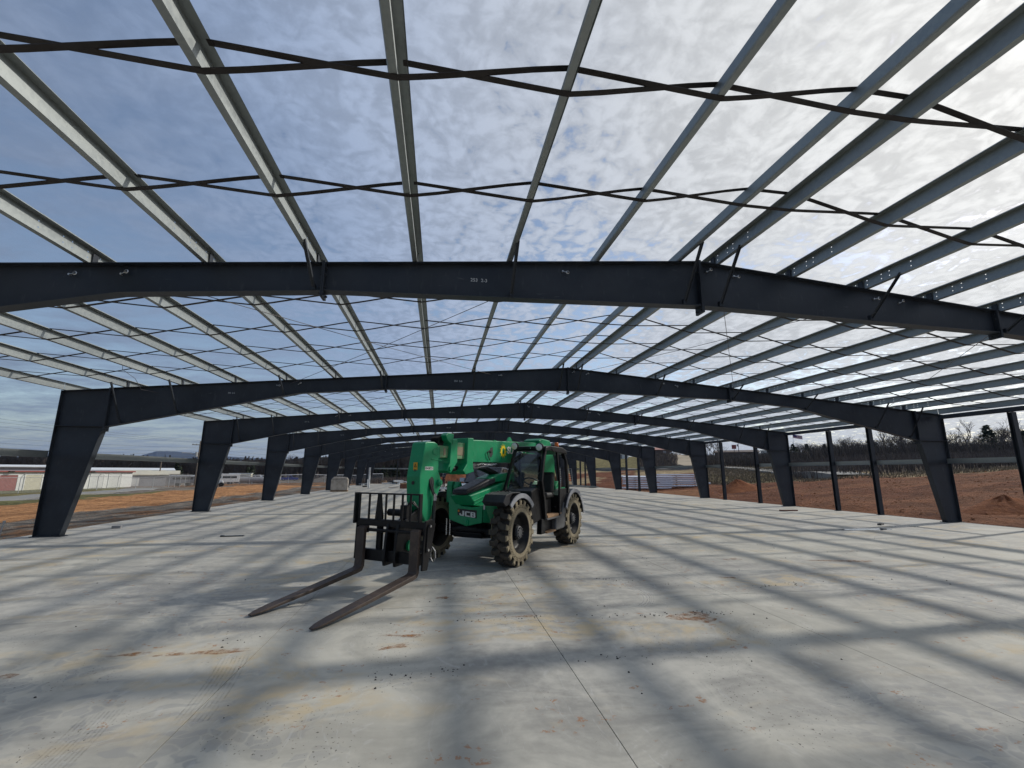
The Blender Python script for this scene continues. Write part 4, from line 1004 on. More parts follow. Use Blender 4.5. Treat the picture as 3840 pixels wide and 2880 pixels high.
tag(MB().box(-.12, .12, -.06, .06, .001, .08).build('block', 'wall_grey', None, (-10.4, 17.2, 0), .2), 'small grey block on the slab edge behind the second left column', 'block')
r0 = empty('conduit_stub', (-11.95, 15.0, -.2), 0, 'bent grey conduit stub standing beside the second left column', 'conduit')
MB().tube([(0, 0, 0), (.02, .0, .3), (.07, 0, .62)], .02, 8).build('conduit', 'fence_steel', r0); MB().cyl((.07, 0, 0), .032, .60, .68, 'z', 10).build('cap', 'fence_steel', r0)

# ------------------------------------------------------------------ the air between here and the mountain
hz = MB().box(-9500, 9500, -9500, 9500, -60, 230).build('haze', 'mountain'); hz.data.materials.clear()
hm2 = bpy.data.materials.new('haze_air'); hm2.use_nodes = True; nt = hm2.node_tree; nt.nodes.clear(); o2 = nt.nodes.new('ShaderNodeOutputMaterial'); pv = nt.nodes.new('ShaderNodeVolumePrincipled')
pv.inputs['Color'].default_value = (.40, .58, 1.0, 1); pv.inputs['Density'].default_value = 4.5e-5; pv.inputs['Anisotropy'].default_value = .2; nt.links.new(pv.outputs[0], o2.inputs['Volume'])
hz.data.materials.append(hm2); tag(hz, 'thin pale blue haze lying over the far country', 'haze', None, 'stuff')

# ------------------------------------------------------------------ telehandler (local x forward, y left, z up; origin under the front axle)
def m_paint(name, col, dust, amt, rough=.34, spec=.5):
    b = NB(name); v = b.objc(); n = b.noise(v, 2.5, 5, .6); n2 = b.noise(v, 16, 4, .65)
    c = b.mix(b.ramp(n, .3, .7), tuple(k*.88 for k in col), tuple(k*1.1 for k in col))
    c = b.mix(b.mth('MULTIPLY', b.ramp(b.mth('ADD', b.mth('MULTIPLY', n, .5), b.mth('MULTIPLY', n2, .5)), .48, .66), amt), c, dust)
    b.base(c, b.ramp(n2, .3, .7, rough-.06, rough+.14), 0, spec); b.bump(b.noise(v, 30, 3), .04, .003)
m_paint('machine_green', (.001, .265, .105), (.10, .20, .12), .20); m_paint('inner_green', (.10, .26, .12), (.34, .34, .20), .7, .5)
m_paint('machine_black', (.0065, .0065, .0075), (.07, .06, .05), .06, .40, .28); m_paint('machine_grey', (.085, .088, .092), (.2, .17, .13), .25, .45)
m_paint('fork_steel', (.048, .033, .026), (.17, .12, .085), .35, .55); m_paint('tyre_tread', (.045, .039, .033), (.13, .105, .075), .30, .85)
m_paint('tyre_side', (.28, .235, .155), (.15, .115, .075), .55, .9); m_paint('mud_floor', (.36, .22, .12), (.12, .08, .05), .5, .9)
simple('fender_plastic', (.017, .018, .021), .42, 0, .12, 4, .05, .35); simple('fender_lit', (.30, .31, .33), .4, .1, .08, 5); simple('hose', (.02, .02, .02), .55, 0, .1, 5)  # pale fender tone paints the sunlit outer side of the black plastic
simple('label_yellow', (.62, .33, .02), .5, 0, .05, 8); simple('logo_yellow', (.80, .62, .015), .45, 0, .03, 8); simple('label_white', (.70, .70, .68), .5, 0, .04, 30); simple('ink', (.02, .02, .02), .6, 0, .05, 8); simple('badge_orange', (.75, .28, .02), .45, 0, .03, 8)
b = NB('beacon_amber'); b.base((.9, .20, .02), .2); b.bsdf.inputs['Transmission Weight'].default_value = .3
b = NB('cab_glass'); tr = b.nd('ShaderNodeBsdfTransparent'); tr.inputs[0].default_value = (.60, .72, .66, 1); gl = b.nd('ShaderNodeBsdfGlossy'); gl.inputs['Roughness'].default_value = .04; fr_ = b.nd('ShaderNodeFresnel'); fr_.inputs[0].default_value = 1.45; mx = b.nd('ShaderNodeMixShader')
b.L.new(fr_.outputs[0], mx.inputs[0]); b.L.new(tr.outputs[0], mx.inputs[1]); b.L.new(gl.outputs[0], mx.inputs[2]); b.L.new(mx.outputs[0], b.out.inputs[0])

HD = math.atan2(-.811, -.585)
TH = empty('telehandler', (.707, 10.072, 0), HD, 'green telehandler with black cab and forks lowered to the slab', 'telehandler')
GR, BK = 'machine_green', 'machine_black'
def part(mb, name, mat, parent=TH, bevel=.0, smooth=False, label=None):
    o = mb.build(name, mat, parent, None, 0, smooth, bevel)
    if label: o['label'] = label
    return o

# wheels ------------------------------------------------------------
TR, TWD = .65, .37
def lug_mesh():
    m_ = MB(); a0, a1 = rad(-5.0), rad(5.0); h = TWD/2
    def ring(r_, pts): return [(r_*math.cos(a), y, r_*math.sin(a)) for a, y in pts]
    # stubby block from the shoulder inwards, hooked towards the centre line
    pts = [(a0, h), (a1, h), (a1*1.05, h*.50), (a1*2.1, h*.10), (a1*1.25, -h*.10), (a0*.4, h*.05), (a0*1.0, h*.50)]
    n = len(pts); bot = ring(.545, pts); top = ring(TR, [(a*.90, y*.97) for a, y in pts])
    m_.add(bot+top, [tuple(range(n, 2*n))], 0)
    for i in range(n): m_.add([bot[i], bot[(i+1) % n], top[(i+1) % n], top[i]], [(0, 1, 2, 3)], 1 if i == 0 else 0)
    # tooth running down the sidewall
    t0 = ring(.63, [(a0*.85, h), (a1*.85, h)]); t1 = ring(.50, [(a0*.30, h+.001), (a1*.70, h+.001)]); t2 = ring(.63, [(a0*.8, h+.012), (a1*.8, h+.012)]); t3 = ring(.50, [(a0*.25, h+.012), (a1*.6, h+.012)])
    v = [t0[0], t0[1], t1[1], t1[0], t2[0], t2[1], t3[1], t3[0]]
    m_.add(v, [(4, 5, 6, 7), (0, 1, 5, 4), (1, 2, 6, 5), (2, 3, 7, 6), (3, 0, 4, 7)], 1)
    return m_.mesh('lug', ['tyre_tread', 'tyre_side'])
LUG = lug_mesh(); NL = 19
def tyre_mesh():
    h = TWD/2
    return MB().lathe([(.405, -h+.02), (.43, -h), (.52, -h+.005), (.55, -h+.03), (.557, 0), (.55, h-.03), (.52, h-.005), (.43, h), (.405, h-.02), (.40, 0), (.405, -h+.02)], 48).mesh('tyre', 'tyre_tread')
def side_ring(s):
    m_ = MB(); y0 = s*(TWD/2+.001); y1 = s*(TWD/2+.014); n = 44
    def band(ra, rb):
        m_.lathe([(ra, y0), (ra, y1), (rb, y1), (rb, y0)], 66)
    band(.405, .485); band(.538, .552)
    for i in range(n):    # struts between the apertures
        a = 2*math.pi*i/n; d = 2*math.pi/n
        for e in (0, 1):
            b0, b1 = (a, a+d/2) if e == 0 else (a+d, a+d/2); w = .085*d*2
            q_ = [(.484*math.cos(b0-w), .484*math.sin(b0-w)), (.484*math.cos(b0+w), .484*math.sin(b0+w)), (.540*math.cos(b1+w), .540*math.sin(b1+w)), (.540*math.cos(b1-w), .540*math.sin(b1-w))]
            m_.prism(q_, min(y0, y1), max(y0, y1), 'y')
    return m_.mesh('side_ring', 'tyre_side')
TYRE = tyre_mesh(); RING = {1: side_ring(1), -1: side_ring(-1)}
def rim_mesh(s):
    h = s*TWD/2
    return MB().lathe([(.402, h+s*.012), (.385, h+s*.012), (.375, h-s*.02), (.345, h-s*.05), (.33, h-s*.12), (.30, h-s*.15), (.17, h-s*.17), (.15, h-s*.06), (.12, h-s*.055), (.0, h-s*.055)], 40).mesh('rim', BK)
RIM = {1: rim_mesh(1), -1: rim_mesh(-1)}
def hub_mesh(s):
    h = s*TWD/2; m_ = MB().lathe([(.125, h-s*.056), (.125, h-s*.02), (.09, h-s*.005), (.0, h-s*.005)], 20)
    for k in range(10): a = k*math.pi/5; m_.cyl((.095*math.cos(a), 0, .095*math.sin(a)), .014, min(h-s*.012, h+s*.012), max(h-s*.012, h+s*.012), 'y', 6)
    return m_.mesh('hub', 'machine_grey')
HUB = {1: hub_mesh(1), -1: hub_mesh(-1)}
for wx, wy, s in ((0, 1.0, 1), (-3.29, 1.0, 1), (0, -1.0, -1), (-3.29, -1.0, -1)):
    w = empty('wheel', (wx, wy, .652)); w.parent = TH; w.rotation_euler = (0, rad(R.uniform(0, 18)), 0)
    link('tyre', TYRE, w, smooth=True); link('rim', RIM[s], w, smooth=True); link('hub', HUB[s], w); link('side_ring', RING[s], w); link('side_ring', RING[-s], w)
    for k in range(NL):
        for e in (1, -1):
            o = link('lug', LUG, w, None, (0, -2*math.pi*(k+(0 if e == 1 else .5))/NL, 0))
            if e == -1: o.scale = (1, -1, 1)
# fenders
def fender(x0, y0, y1, a0, a1, r_=.775, flat=True):
    pts = []; n = 14
    for i in range(n+1): a = rad(a0+(a1-a0)*i/n); pts.append((x0+r_*math.cos(a)*1.02, .652+r_*math.sin(a)))
    inner = [(x0+(p[0]-x0)*.965, .652+(p[1]-.652)*.965) for p in pts]
    ya, yb = min(y0, y1), max(y0, y1); out = max(abs(y0), abs(y1))*(1 if y0 > 0 else -1)
    f = part(MB().prism(pts+inner[::-1], ya, yb), 'fender', 'fender_plastic')
    inn2 = [(x0+(p[0]-x0)*.88, .652+(p[1]-.652)*.88) for p in pts]
    lip = part(MB().prism(pts+inn2[::-1], out+(.001 if out > 0 else -.022), out+(.022 if out > 0 else -.001)), 'fender_lip', 'fender_lit', f)  # outer lip of the black fender coloured as if sunlit
    return f
f1 = fender(.02, .74, 1.215, 48, 138); m_ = MB()
f1b = part(MB().prism([(.50, 1.245), (.66, 1.20), (.78, 1.28), (.66, 1.42), (.40, 1.46), (.02, 1.455), (.02, 1.435), (.38, 1.43), (.5, 1.36)], .72, 1.20), 'fender_nose', 'fender_plastic', TH, .055)
for x, y in ((.36, .86), (.36, .93), (.36, 1.04), (.36, 1.10), (.24, .9), (.24, 1.06)): part(MB().lathe([(.0, .018), (.018, .014), (.03, 0)], 10, 'z', (x, y, 1.463)), 'bolt_cap', BK, f1b)
fender(.0, -1.215, -.74, 35, 145); fender(-3.29, .74, 1.215, 25, 172); fender(-3.29, -1.215, -.74, 25, 165)

# chassis and nose
part(MB().prism([(.28, .80), (.05, .62), (-3.9, .62), (-4.1, .9), (-4.1, 1.35), (-3.2, 1.25), (-.9, 1.18), (.05, 1.12), (.28, 1.10)], -.36, .42), 'chassis', BK, TH, .02)
nose = part(MB().prism([(-.37, 1.28), (-.30, 1.33), (-.22, 1.30), (-.07, 1.17), (0, 1.145), (.34, 1.135), (.42, 1.17), (.475, 1.18), (.465, .83), (.09, .745), (-.345, .865)], .285, .335, 'x'), 'nose_plate', GR, TH, .015)
part(MB().prism([(-.36, 1.27), (-.29, 1.31), (-.07, 1.16), (.34, 1.125), (.46, 1.16), (.45, .84), (.09, .76), (-.335, .875)], -.25, .284, 'x'), 'nose_box', GR, TH, .01)
part(MB().lathe([(0, .372), (.03, .372), (.035, .36), (.065, .355), (.07, .336)], 18, 'x', (0, .09, .825)), 'pivot_boss', GR, nose, 0, True)
bd = part(MB().prism([(-.125, .965), (.345, .915), (.345, 1.075), (-.125, 1.095)], .336, .342, 'x'), 'badge', 'ink', nose)
def sticker(txt, size, loc, rot, mat, parent, off=0., sx=1.):
    o = link('lettering', text_mesh(txt, size, .0015, mat, off), parent, loc, rot); o.scale = (sx, 1, 1); return o
def block_letter(rects, y0, z0, cw, chh):
    m_ = MB()
    for a, b_, c, d in rects: m_.prism([(y0+a*cw, z0+c*chh-(y0+a*cw)*.09), (y0+b_*cw, z0+c*chh-(y0+b_*cw)*.09), (y0+b_*cw, z0+d*chh-(y0+b_*cw)*.09), (y0+a*cw, z0+d*chh-(y0+a*cw)*.09)], .3425, .3455, 'x')
    return m_
JL = [(.62, 1, .22, 1), (.12, .92, 0, .22), (0, .30, .10, .42)]; CL = [(0, .32, .12, .88), (.10, 1, .78, 1), (.10, 1, 0, .22)]; BL = [(0, .32, 0, 1), (.32, .9, .80, 1), (.32, .95, .41, .60), (.32, .9, 0, .20), (.72, 1, .14, .46), (.70, .96, .56, .87)]
for rects, yy in ((JL, -.075), (CL, .062), (BL, .197)): part(block_letter(rects, yy, .952, .118, .105), 'badge_letter', 'label_white', bd)
part(MB().box(.3425, .346, -.115, -.078, 1.030, 1.070), 'badge_mark', 'badge_orange', bd)
# cheek panel between nose and wheel, angled
part(MB().add([(.29, .47, .83), (.29, .47, 1.25), (.20, .74, 1.33), (.12, .80, 1.14), (.17, .58, .82), (-.10, .47, .83), (-.10, .47, 1.25), (-.15, .70, 1.33), (-.2, .76, 1.14), (-.15, .55, .82)],
     [(0, 1, 2, 3, 4), (5, 9, 8, 7, 6), (1, 6, 7, 2), (2, 7, 8, 3), (3, 8, 9, 4), (4, 9, 5, 0), (0, 5, 6, 1)]), 'cheek_panel', GR, TH, .012)
part(MB().add([(.293, .475, 1.09), (.293, .475, 1.20), (.285, .51, 1.205), (.285, .51, 1.095)], [(0, 1, 2, 3)]), 'reflector', 'label_white')
# tilt-cylinder post
post = part(MB().prism([(.0, 1.2), (.0, 1.60), (.03, 1.65), (.14, 1.65), (.17, 1.58), (.17, 1.2)], -.54, -.40).prism([(.0, 1.2), (.0, 1.55), (.05, 1.64), (.12, 1.64), (.17, 1.55), (.17, 1.2)], -.36, -.24), 'cylinder_post', GR, TH, .012)
part(MB().box(.03, .12, -.40, -.36, 1.3, 1.58), 'spacer', BK, post); part(MB().cyl((.085, 0, 1.54), .05, -.56, -.22, 'y', 14), 'pin', GR, post)
# sloping hood beneath the boom
part(MB().prism([(.30, 1.16), (.56, 1.38), (.15, 1.44), (-1.5, 1.70), (-1.7, 1.70), (-1.7, 1.20), (-.2, 1.12)], -.20, .30), 'hood_body', GR, TH, .02)
part(MB().prism([(.62, 1.39), (.60, 1.50), (.30, 1.56), (-.30, 1.70), (-.62, 1.735), (-.62, 1.60), (.2, 1.46)], -.10, .26), 'hood_cover', 'fender_plastic', TH, .035)
part(MB().prism([(-.35, 1.715), (-.75, 1.80), (-1.35, 1.84), (-1.75, 1.80), (-1.75, 1.66), (-.40, 1.62)], -.14, .25), 'hood_rear', GR, TH, .03)
for dz in (0, .07): part(MB().tube([(.42, .315, 1.26-dz), (-.1, .315, 1.36-dz), (-1.1, .315, 1.50-dz)], .012, 6), 'hood_rib', GR)
# axles and underside
part(MB().tube([(0, -.8, .62), (0, -.45, .62), (0, -.2, .66), (0, .2, .66), (0, .45, .62), (0, .8, .62)], [.11, .13, .19, .19, .13, .11], 12), 'front_axle', BK, TH, 0, True)
part(MB().tube([(-3.29, -.8, .62), (-3.29, -.2, .66), (-3.29, .2, .66), (-3.29, .8, .62)], [.11, .16, .16, .11], 12), 'rear_axle', BK, TH, 0, True)
part(MB().prism([(.25, .62), (.2, .50), (-.2, .46), (-1.4, .47), (-2.4, .50), (-2.5, .64)], -.33, .40), 'belly_plate', BK, TH, .03)
for y in (-.52, -.43): part(MB().tube([(.16, y, .52), (.16, y, .86)], .016, 8), 'steering_rod', 'chrome')

# boom ---------------------------------------------------------------
boom = part(MB().prism([(.36, 2.06), (.40, 2.53), (-3.6, 2.69), (-4.15, 2.70), (-4.15, 2.30), (-2.6, 2.09)], -.13, .20), 'boom', GR, TH, .015)
part(MB().prism([(.34, 1.98), (.34, 2.565), (.56, 2.555), (.58, 2.02), (.72, 1.88), (.62, 1.80), (.30, 1.86)], -.17, .235), 'boom_collar', GR, boom, .012)
part(MB().prism([(-1.28, 2.60), (-1.40, 2.71), (-1.46, 2.71), (-1.58, 2.61)], .165, .20), 'lifting_lug', GR, boom)
part(MB().prism([(-.60, 2.565), (-.60, 2.585), (-.72, 2.59), (-.72, 2.57)], -.13, .204), 'weld_rib', GR, boom)
part(MB().prism([(-3.15, 2.62), (-3.10, 2.74), (-3.3, 2.80), (-3.9, 2.78), (-4.0, 2.66), (-3.95, 2.50)], -.22, .28), 'boom_knuckle', GR, boom, .03)
part(MB().prism([(.56, 2.12), (.56, 2.45), (.95, 2.44), (.95, 2.11)], -.09, .16), 'boom_section', 'inner_green', boom, .01, False, 'weathered yellow-green inner boom section')
part(MB().prism([(.88, 2.05), (.88, 2.50), (1.10, 2.50), (1.14, 2.02), (1.23, 1.88), (1.10, 1.83), (.95, 1.98)], -.13, .195), 'section_collar', GR, boom, .012)
part(MB().cyl((1.13, 0, 1.92), .05, -.15, .225, 'y', 14), 'collar_pin', GR, boom)
part(MB().prism([(1.10, 2.13), (1.10, 2.36), (1.70, 2.35), (1.70, 2.12)], -.06, .13), 'boom_section', 'inner_green', boom, .01)
for k in range(5): part(MB().lathe([(.04, -.01), (.10, -.012), (.085, 0), (.10, .012), (.04, .01)], 22, 'y', (1.30, -.09+k*.038, 2.44)), 'hose_sheave', BK, boom)
part(MB().prism([(1.06, 2.36), (1.02, 2.60), (1.22, 2.615), (1.30, 2.56), (1.24, 2.46), (1.14, 2.42)], .06, .195), 'sheave_guard', GR, boom, .012)
part(MB().prism([(.90, 2.19), (.90, 2.36), (.62, 2.36), (.62, 2.19)], .1605, .166), 'wear_pad', 'tyre_side', boom); part(MB().prism([(1.28, 2.16), (1.28, 2.33), (1.22, 2.30), (1.20, 2.19)], .1305, .136), 'wear_pad', 'tyre_side', boom)
port_shade = part(MB().prism([(-.42, 2.20), (-.40, 2.30), (-.46, 2.40), (-.56, 2.42), (-.57, 2.26), (-.50, 2.18)], .2005, .203), 'hose_port_shade', 'ink', boom)  # flat black patch painting the darkness inside the hose hole
part(MB().tube([(-.50, .20, 2.30), (-.36, .235, 2.335), (-.26, .235, 2.29), (-.30, .235, 2.20), (-.40, .225, 2.12)], .012, 6), 'hose', 'hose', port_shade)
# gear-shaped sun emblem and lettering on the boom side
n = 11; pts = []
for k in range(n):
    a = -2*math.pi*k/n+.3; r0_, r1_ = .118, .190
    pts += [(r1_*math.cos(a), r1_*math.sin(a)), (r0_*1.08*math.cos(a-.08), r0_*1.08*math.sin(a-.08)), (r0_*1.15*math.cos(a-.42), r0_*1.15*math.sin(a-.42))]
em = MB(); N_ = len(pts); ri = .052
inner = [(ri*math.cos(math.atan2(p[1], p[0])), ri*1.45*math.sin(math.atan2(p[1], p[0]))) for p in pts]
X0, Z0 = -1.08, 2.35
vs = [(X0+p[0], .2045, Z0+p[1]) for p in pts]+[(X0+p[0], .2045, Z0+p[1]) for p in inner]
em.add(vs, [(i, (i+1) % N_, N_+(i+1) % N_, N_+i) for i in range(N_)]); part(em, 'sun_emblem', 'logo_yellow', boom)
sticker('SUNBELT', .23, (-1.86, .204, 2.375), (rad(90), 0, rad(180)), 'label_white', boom, .008, 1.2)
sticker('RENTALS', .085, (-1.98, .204, 2.235), (rad(90), 0, rad(180)), 'label_white', boom, 0, 1.35)
# head
HP = [(1.95, 2.37), (1.90, 2.40), (1.66, 2.405), (1.57, 2.375), (1.53, 2.30), (1.52, 2.12), (1.51, 1.86), (1.42, 1.70), (1.43, 1.57), (1.58, 1.33), (1.56, 1.19), (1.64, 1.13), (1.77, .97), (1.85, .97), (2.04, 1.25), (2.07, 1.77)]
head = part(MB().prism(HP, -.10, .20), 'boom_head', GR, TH, .018)
part(MB().prism([(1.62, 2.12), (1.62, 2.33), (1.40, 2.34), (1.40, 2.11)], -.075, .145), 'head_sleeve', GR, head, .012)
part(MB().tube([(1.56, .204, 2.29), (1.66, .204, 2.285), (1.72, .204, 2.24), (1.71, .204, 2.18), (1.60, .204, 2.165)], .007, 6).tube([(1.42, .204, 2.07), (1.60, .204, 2.075), (1.75, .204, 2.085)], .007, 6), 'weld_bead', GR, head)
part(MB().prism([(1.72+.075*math.cos(k*math.pi/12), 1.64+.125*math.sin(k*math.pi/12)) for k in range(24)], .2005, .203), 'hose_port_shade', 'ink', head)  # flat black oval in place of a hole, its inner shade painted
part(MB().lathe([(0, .265), (.035, .265), (.04, .25), (.06, .245), (.07, .205)], 16, 'y', (1.50, 0, 1.655)), 'pivot_pin', GR, head, 0, True)
part(MB().prism([(1.93, 1.885), (1.69, 1.885), (1.69, 1.945), (1.93, 1.945)], .2005, .2025), 'number_label', 'label_white', head)
sticker('10438221', .058, (1.81, .2035, 1.915), (rad(90), 0, rad(180)), 'ink', head, .001, 1.05)
wl = part(MB().box(2.046, 2.0475, .03, .12, 1.82, 2.02), 'warning_label', 'label_yellow', head); wl.rotation_euler = (0, 0, 0)
part(MB().add([(2.052, .045, 1.935), (2.052, .105, 1.935), (2.052, .075, 2.0), (2.052, .060, 1.945), (2.052, .090, 1.945), (2.052, .075, 1.978)], [(0, 1, 4, 3), (1, 2, 5, 4), (2, 0, 3, 5)]), 'warning_sign', 'ink', wl); part(MB().box(2.0515, 2.0525, .05, .066, 1.84, 1.90).box(2.0515, 2.0525, .08, .10, 1.84, 1.895), 'warning_pictogram', 'ink', wl)
part(MB().lathe([(0, 2.078), (.035, 2.078)], 14, 'x', (0, .06, 1.66)), 'bore_shade', 'ink', head)  # flat black disc painting the dark inside of a bore
for k, (dx, dz) in enumerate(((0, 0), (.045, .0))):
    part(MB().tube([(1.74+dx, .195, 1.72), (1.73+dx, .23, 1.60), (1.72+dx*.8, .25, 1.50), (1.66+dx, .255, 1.42), (1.66+dx, .25, 1.25)], .017, 7), 'hose', 'hose', head)
    part(MB().tube([(1.66+dx, .258, 1.46), (1.66+dx, .258, 1.34)], .022, 8), 'hose_fitting', 'chrome', head)
part(MB().tube([(1.69, .25, 1.25), (1.70, .25, .95), (1.80, .25, .75)], .035, 8), 'hose_sleeve', 'hose', head)
part(MB().prism([(1.75, 1.0), (1.95, 1.25), (2.35, 1.02), (2.55, .98), (2.55, .5), (2.1, .48)], -.04, .0).prism([(1.75, 1.0), (1.95, 1.25), (2.35, 1.02), (2.55, .98), (2.55, .5), (2.1, .48)], .10, .14), 'quick_hitch', BK, head, .008)
part(MB().cyl((2.2, 0, .62), .09, -.08, .19, 'y', 16), 'hitch_tube', GR, head)
# lift and tilt cylinders, mostly hidden
part(MB().tube([(1.12, .03, 1.9), (.5, .03, 1.93)], .05, 10), 'tilt_cylinder', BK); part(MB().tube([(.72, .04, 1.90), (.35, .04, 1.95)], .032, 10), 'cylinder_rod', 'chrome')
part(MB().tube([(-.2, .03, 1.98), (-1.9, .03, 1.62)], .07, 12), 'lift_cylinder', BK)
mt = part(MB().prism([(.30, 2.03), (.18, 1.92), (-.25, 1.93), (-.9, 2.02), (-.9, 2.07)], -.05, .16), 'hose_tray', 'machine_grey', TH, .01)
for dz in (0, .06): part(MB().tube([(.10, .19, 2.0-dz), (-.05, .20, 2.03-dz), (-.5, .20, 2.03-dz*.4), (-.8, .19, 2.05)], .013, 6), 'steel_pipe', 'chrome', mt)

# fork carriage -------------------------------------------------------
CX = 2.60
car = part(MB().box(CX-.10, CX-.02, -.62, .66, .40, .58), 'carriage', BK, TH, .008)
part(MB().box(CX-.14, CX-.03, -.72, .72, .95, 1.06), 'carriage_beam', BK, car, .006)
part(MB().tube([(CX-.02, -.70, .89), (CX-.02, .70, .89)], .028, 10), 'fork_bar', BK, car)
for y0 in (-.02, .20): part(MB().prism([(CX-.16, .36), (CX+.03, .35), (CX+.05, .45), (CX+.02, .8), (CX-.02, 1.0), (CX-.16, 1.0)], y0-.025, y0+.025), 'centre_plate', BK, car, .006)
part(MB().prism([(CX+.03, .34), (CX-.10, .33), (CX-.28, 1.02), (CX-.18, 1.10), (CX-.02, 1.08), (CX+.01, .8)], .73, .765), 'side_plate', BK, car, .006); part(MB().prism([(CX-.02, .40), (CX-.14, .40), (CX-.20, .9), (CX-.14, 1.04), (CX-.03, 1.04)], -.74, -.71), 'side_plate', BK, car, .006)
part(MB().prism([(CX-.03, .60), (CX-.10, .62), (CX-.17, .98), (CX-.10, 1.03), (CX-.05, .98)], .766, .785), 'link_plate', BK, car, .006)
for z in (.64, 1.0): part(MB().cyl((CX-.07 if z < .8 else CX-.11, 0, z), .02, .785, .80, 'y', 8), 'bolt_head', 'chrome', car)
br = part(MB().box(CX-.03, CX+.01, -.74, .62, 1.475, 1.50).box(CX-.09, CX+.01, -.78, -.74, .98, 1.50).box(CX-.06, CX+.01, .62, .655, 1.05, 1.50), 'load_backrest', BK, car, .004)
for y in (-.66, -.44, -.07, .10, .28, .45): part(MB().box(CX-.018, CX-.002, y-.018, y+.018, 1.06, 1.476), 'backrest_bar', BK, br)
part(MB().prism([(-.35, 1.06), (-.33, 1.25), (-.31, 1.48), (-.25, 1.48), (-.22, 1.25), (-.19, 1.12), (-.19, 1.06)], CX-.10, CX-.06, 'x'), 'hook_plate', BK, car); part(MB().box(CX-.16, CX-.10, -.33, -.23, .45, .95), 'upright', BK, car)
part(MB().tube([(CX-.22, -.18, 1.17), (CX-.22, .14, 1.17)], .06, 12), 'side_shift_cylinder', BK, car, 0, True); part(MB().box(CX-.26, CX-.14, .12, .26, 1.08, 1.30), 'valve_block', BK, car, .01); part(MB().tube([(CX-.2, .15, 1.30), (CX-.2, .16, 1.35), (CX-.2, .20, 1.35), (CX-.2, .21, 1.30)], .012, 6), 'valve_handle', 'chrome', car)
for y in (-.1, .05, .3): part(MB().tube([(CX-.18, .2, 1.26), (CX-.2, .30+y*.2, 1.36), (CX-.26, .42, 1.24), (CX-.35, .38, 1.05+y*.2)], .011, 6), 'hose', 'hose', car)
part(MB().tube([(2.36, .74, .66), (2.35, .79, .60), (2.35, .80, .50), (2.36, .76, .43), (2.37, .72, .50), (2.37, .72, .60), (2.36, .74, .66)], .013, 6), 'shackle', 'chrome', car)
part(MB().tube([(2.30, .36, 1.10), (2.31, .5, .98), (2.32, .60, .85), (2.33, .68, .64)], .014, 5), 'safety_chain', 'hose', car)
def fork(y0):
    m_ = MB(); w = .085; secs = []
    # top of the shank, down the face, round the heel, out along the blade
    for x, z, nx, nz, th, ww in ((CX+.045, .93, 1, 0, .030, w), (CX+.05, .42, 1, 0, .032, w), (CX+.055, .32, 1, .0, .036, w), (CX+.085, .272, .7, .7, .038, w), (CX+.16, .255, .15, 1, .034, w), (3.55, .150, .14, .99, .026, w), (4.25, .062, .13, .99, .018, w*.93), (4.42, .040, .12, .99, .013, w*.75), (4.52, .026, .1, .99, .009, w*.38)):
        n = Vector((nx, 0, nz)).normalized(); c = Vector((x, y0, z))
        for s1, s2 in ((1, 1), (1, -1), (-1, -1), (-1, 1)): secs.append(tuple(c+n*th*s1+Vector((0, ww*s2, 0))))
    k = len(secs)//4
    fs = [(i*4+j, i*4+(j+1) % 4, i*4+4+(j+1) % 4, i*4+4+j) for i in range(k-1) for j in range(4)]+[(3, 2, 1, 0), tuple((k-1)*4+j for j in range(4))]
    f = part(m_.add(secs, fs), 'fork', 'fork_steel', car, .007)
    part(MB().box(CX-.06, CX+.06, y0-.075, y0+.075, .84, .95), 'fork_hook', 'fork_steel', f, .012); return f
fork(-.525); fork(.615)

# cab -----------------------------------------------------------------
cab = part(MB().prism([(-1.55, .78), (-1.55, .86), (-2.95, .86), (-2.95, .78)], .38, 1.15), 'cab_floor', 'mud_floor', TH, 0)
def pl(path, w, h, name='pillar'): return part(MB().tube(path, 0, 4, True, 0, (w/2, h/2)), name, BK, cab, .008)
pl([(-.78, .39, 1.40), (-1.12, .39, 1.98), (-1.38, .39, 2.40)], .06, .07); pl([(-1.40, 1.14, .80), (-1.32, 1.15, 1.20), (-1.17, 1.15, 1.66), (-1.30, 1.14, 2.05), (-1.50, 1.12, 2.41)], .075, .09)
pl([(-2.30, 1.15, .80), (-2.34, 1.15, 1.6), (-2.24, 1.13, 2.38)], .05, .06); pl([(-2.92, 1.13, .85), (-2.97, 1.13, 1.5), (-2.90, 1.12, 2.15), (-2.74, 1.10, 2.40)], .09, .10); pl([(-2.95, .40, .85), (-2.97, .40, 1.5), (-2.85, .40, 2.36)], .08, .09); pl([(-1.62, .39, 1.4), (-1.62, .39, 2.36)], .05, .06)
part(MB().prism([(-1.36, 2.36), (-1.42, 2.46), (-1.75, 2.495), (-2.55, 2.49), (-2.80, 2.43), (-2.90, 2.32), (-2.70, 2.34), (-1.60, 2.37)], .34, 1.19), 'cab_roof', BK, cab, .025)
pl([(-1.37, .36, 2.42), (-1.40, .75, 2.43), (-1.44, 1.16, 2.42)], .10, .07, 'roof_header')
part(MB().prism([(-.70, .98), (-.74, 1.44), (-1.05, 1.52), (-1.25, 1.46), (-1.42, .98), (-1.42, .80), (-.85, .72)], .42, 1.10), 'dash_cowl', BK, cab, .03); part(MB().prism([(-2.4, .86), (-2.4, 1.28), (-2.95, 1.40), (-2.95, .86)], .42, 1.12), 'rear_cowl', BK, cab, .02)
part(MB().box(-2.95, -.85, .36, .40, .70, 1.42), 'side_panel', BK, cab, .01)
part(MB().prism([(-2.36, .87), (-2.42, 1.45), (-2.94, 1.45), (-2.92, .87)], 1.10, 1.14), 'rear_side_panel', BK, cab, .01)
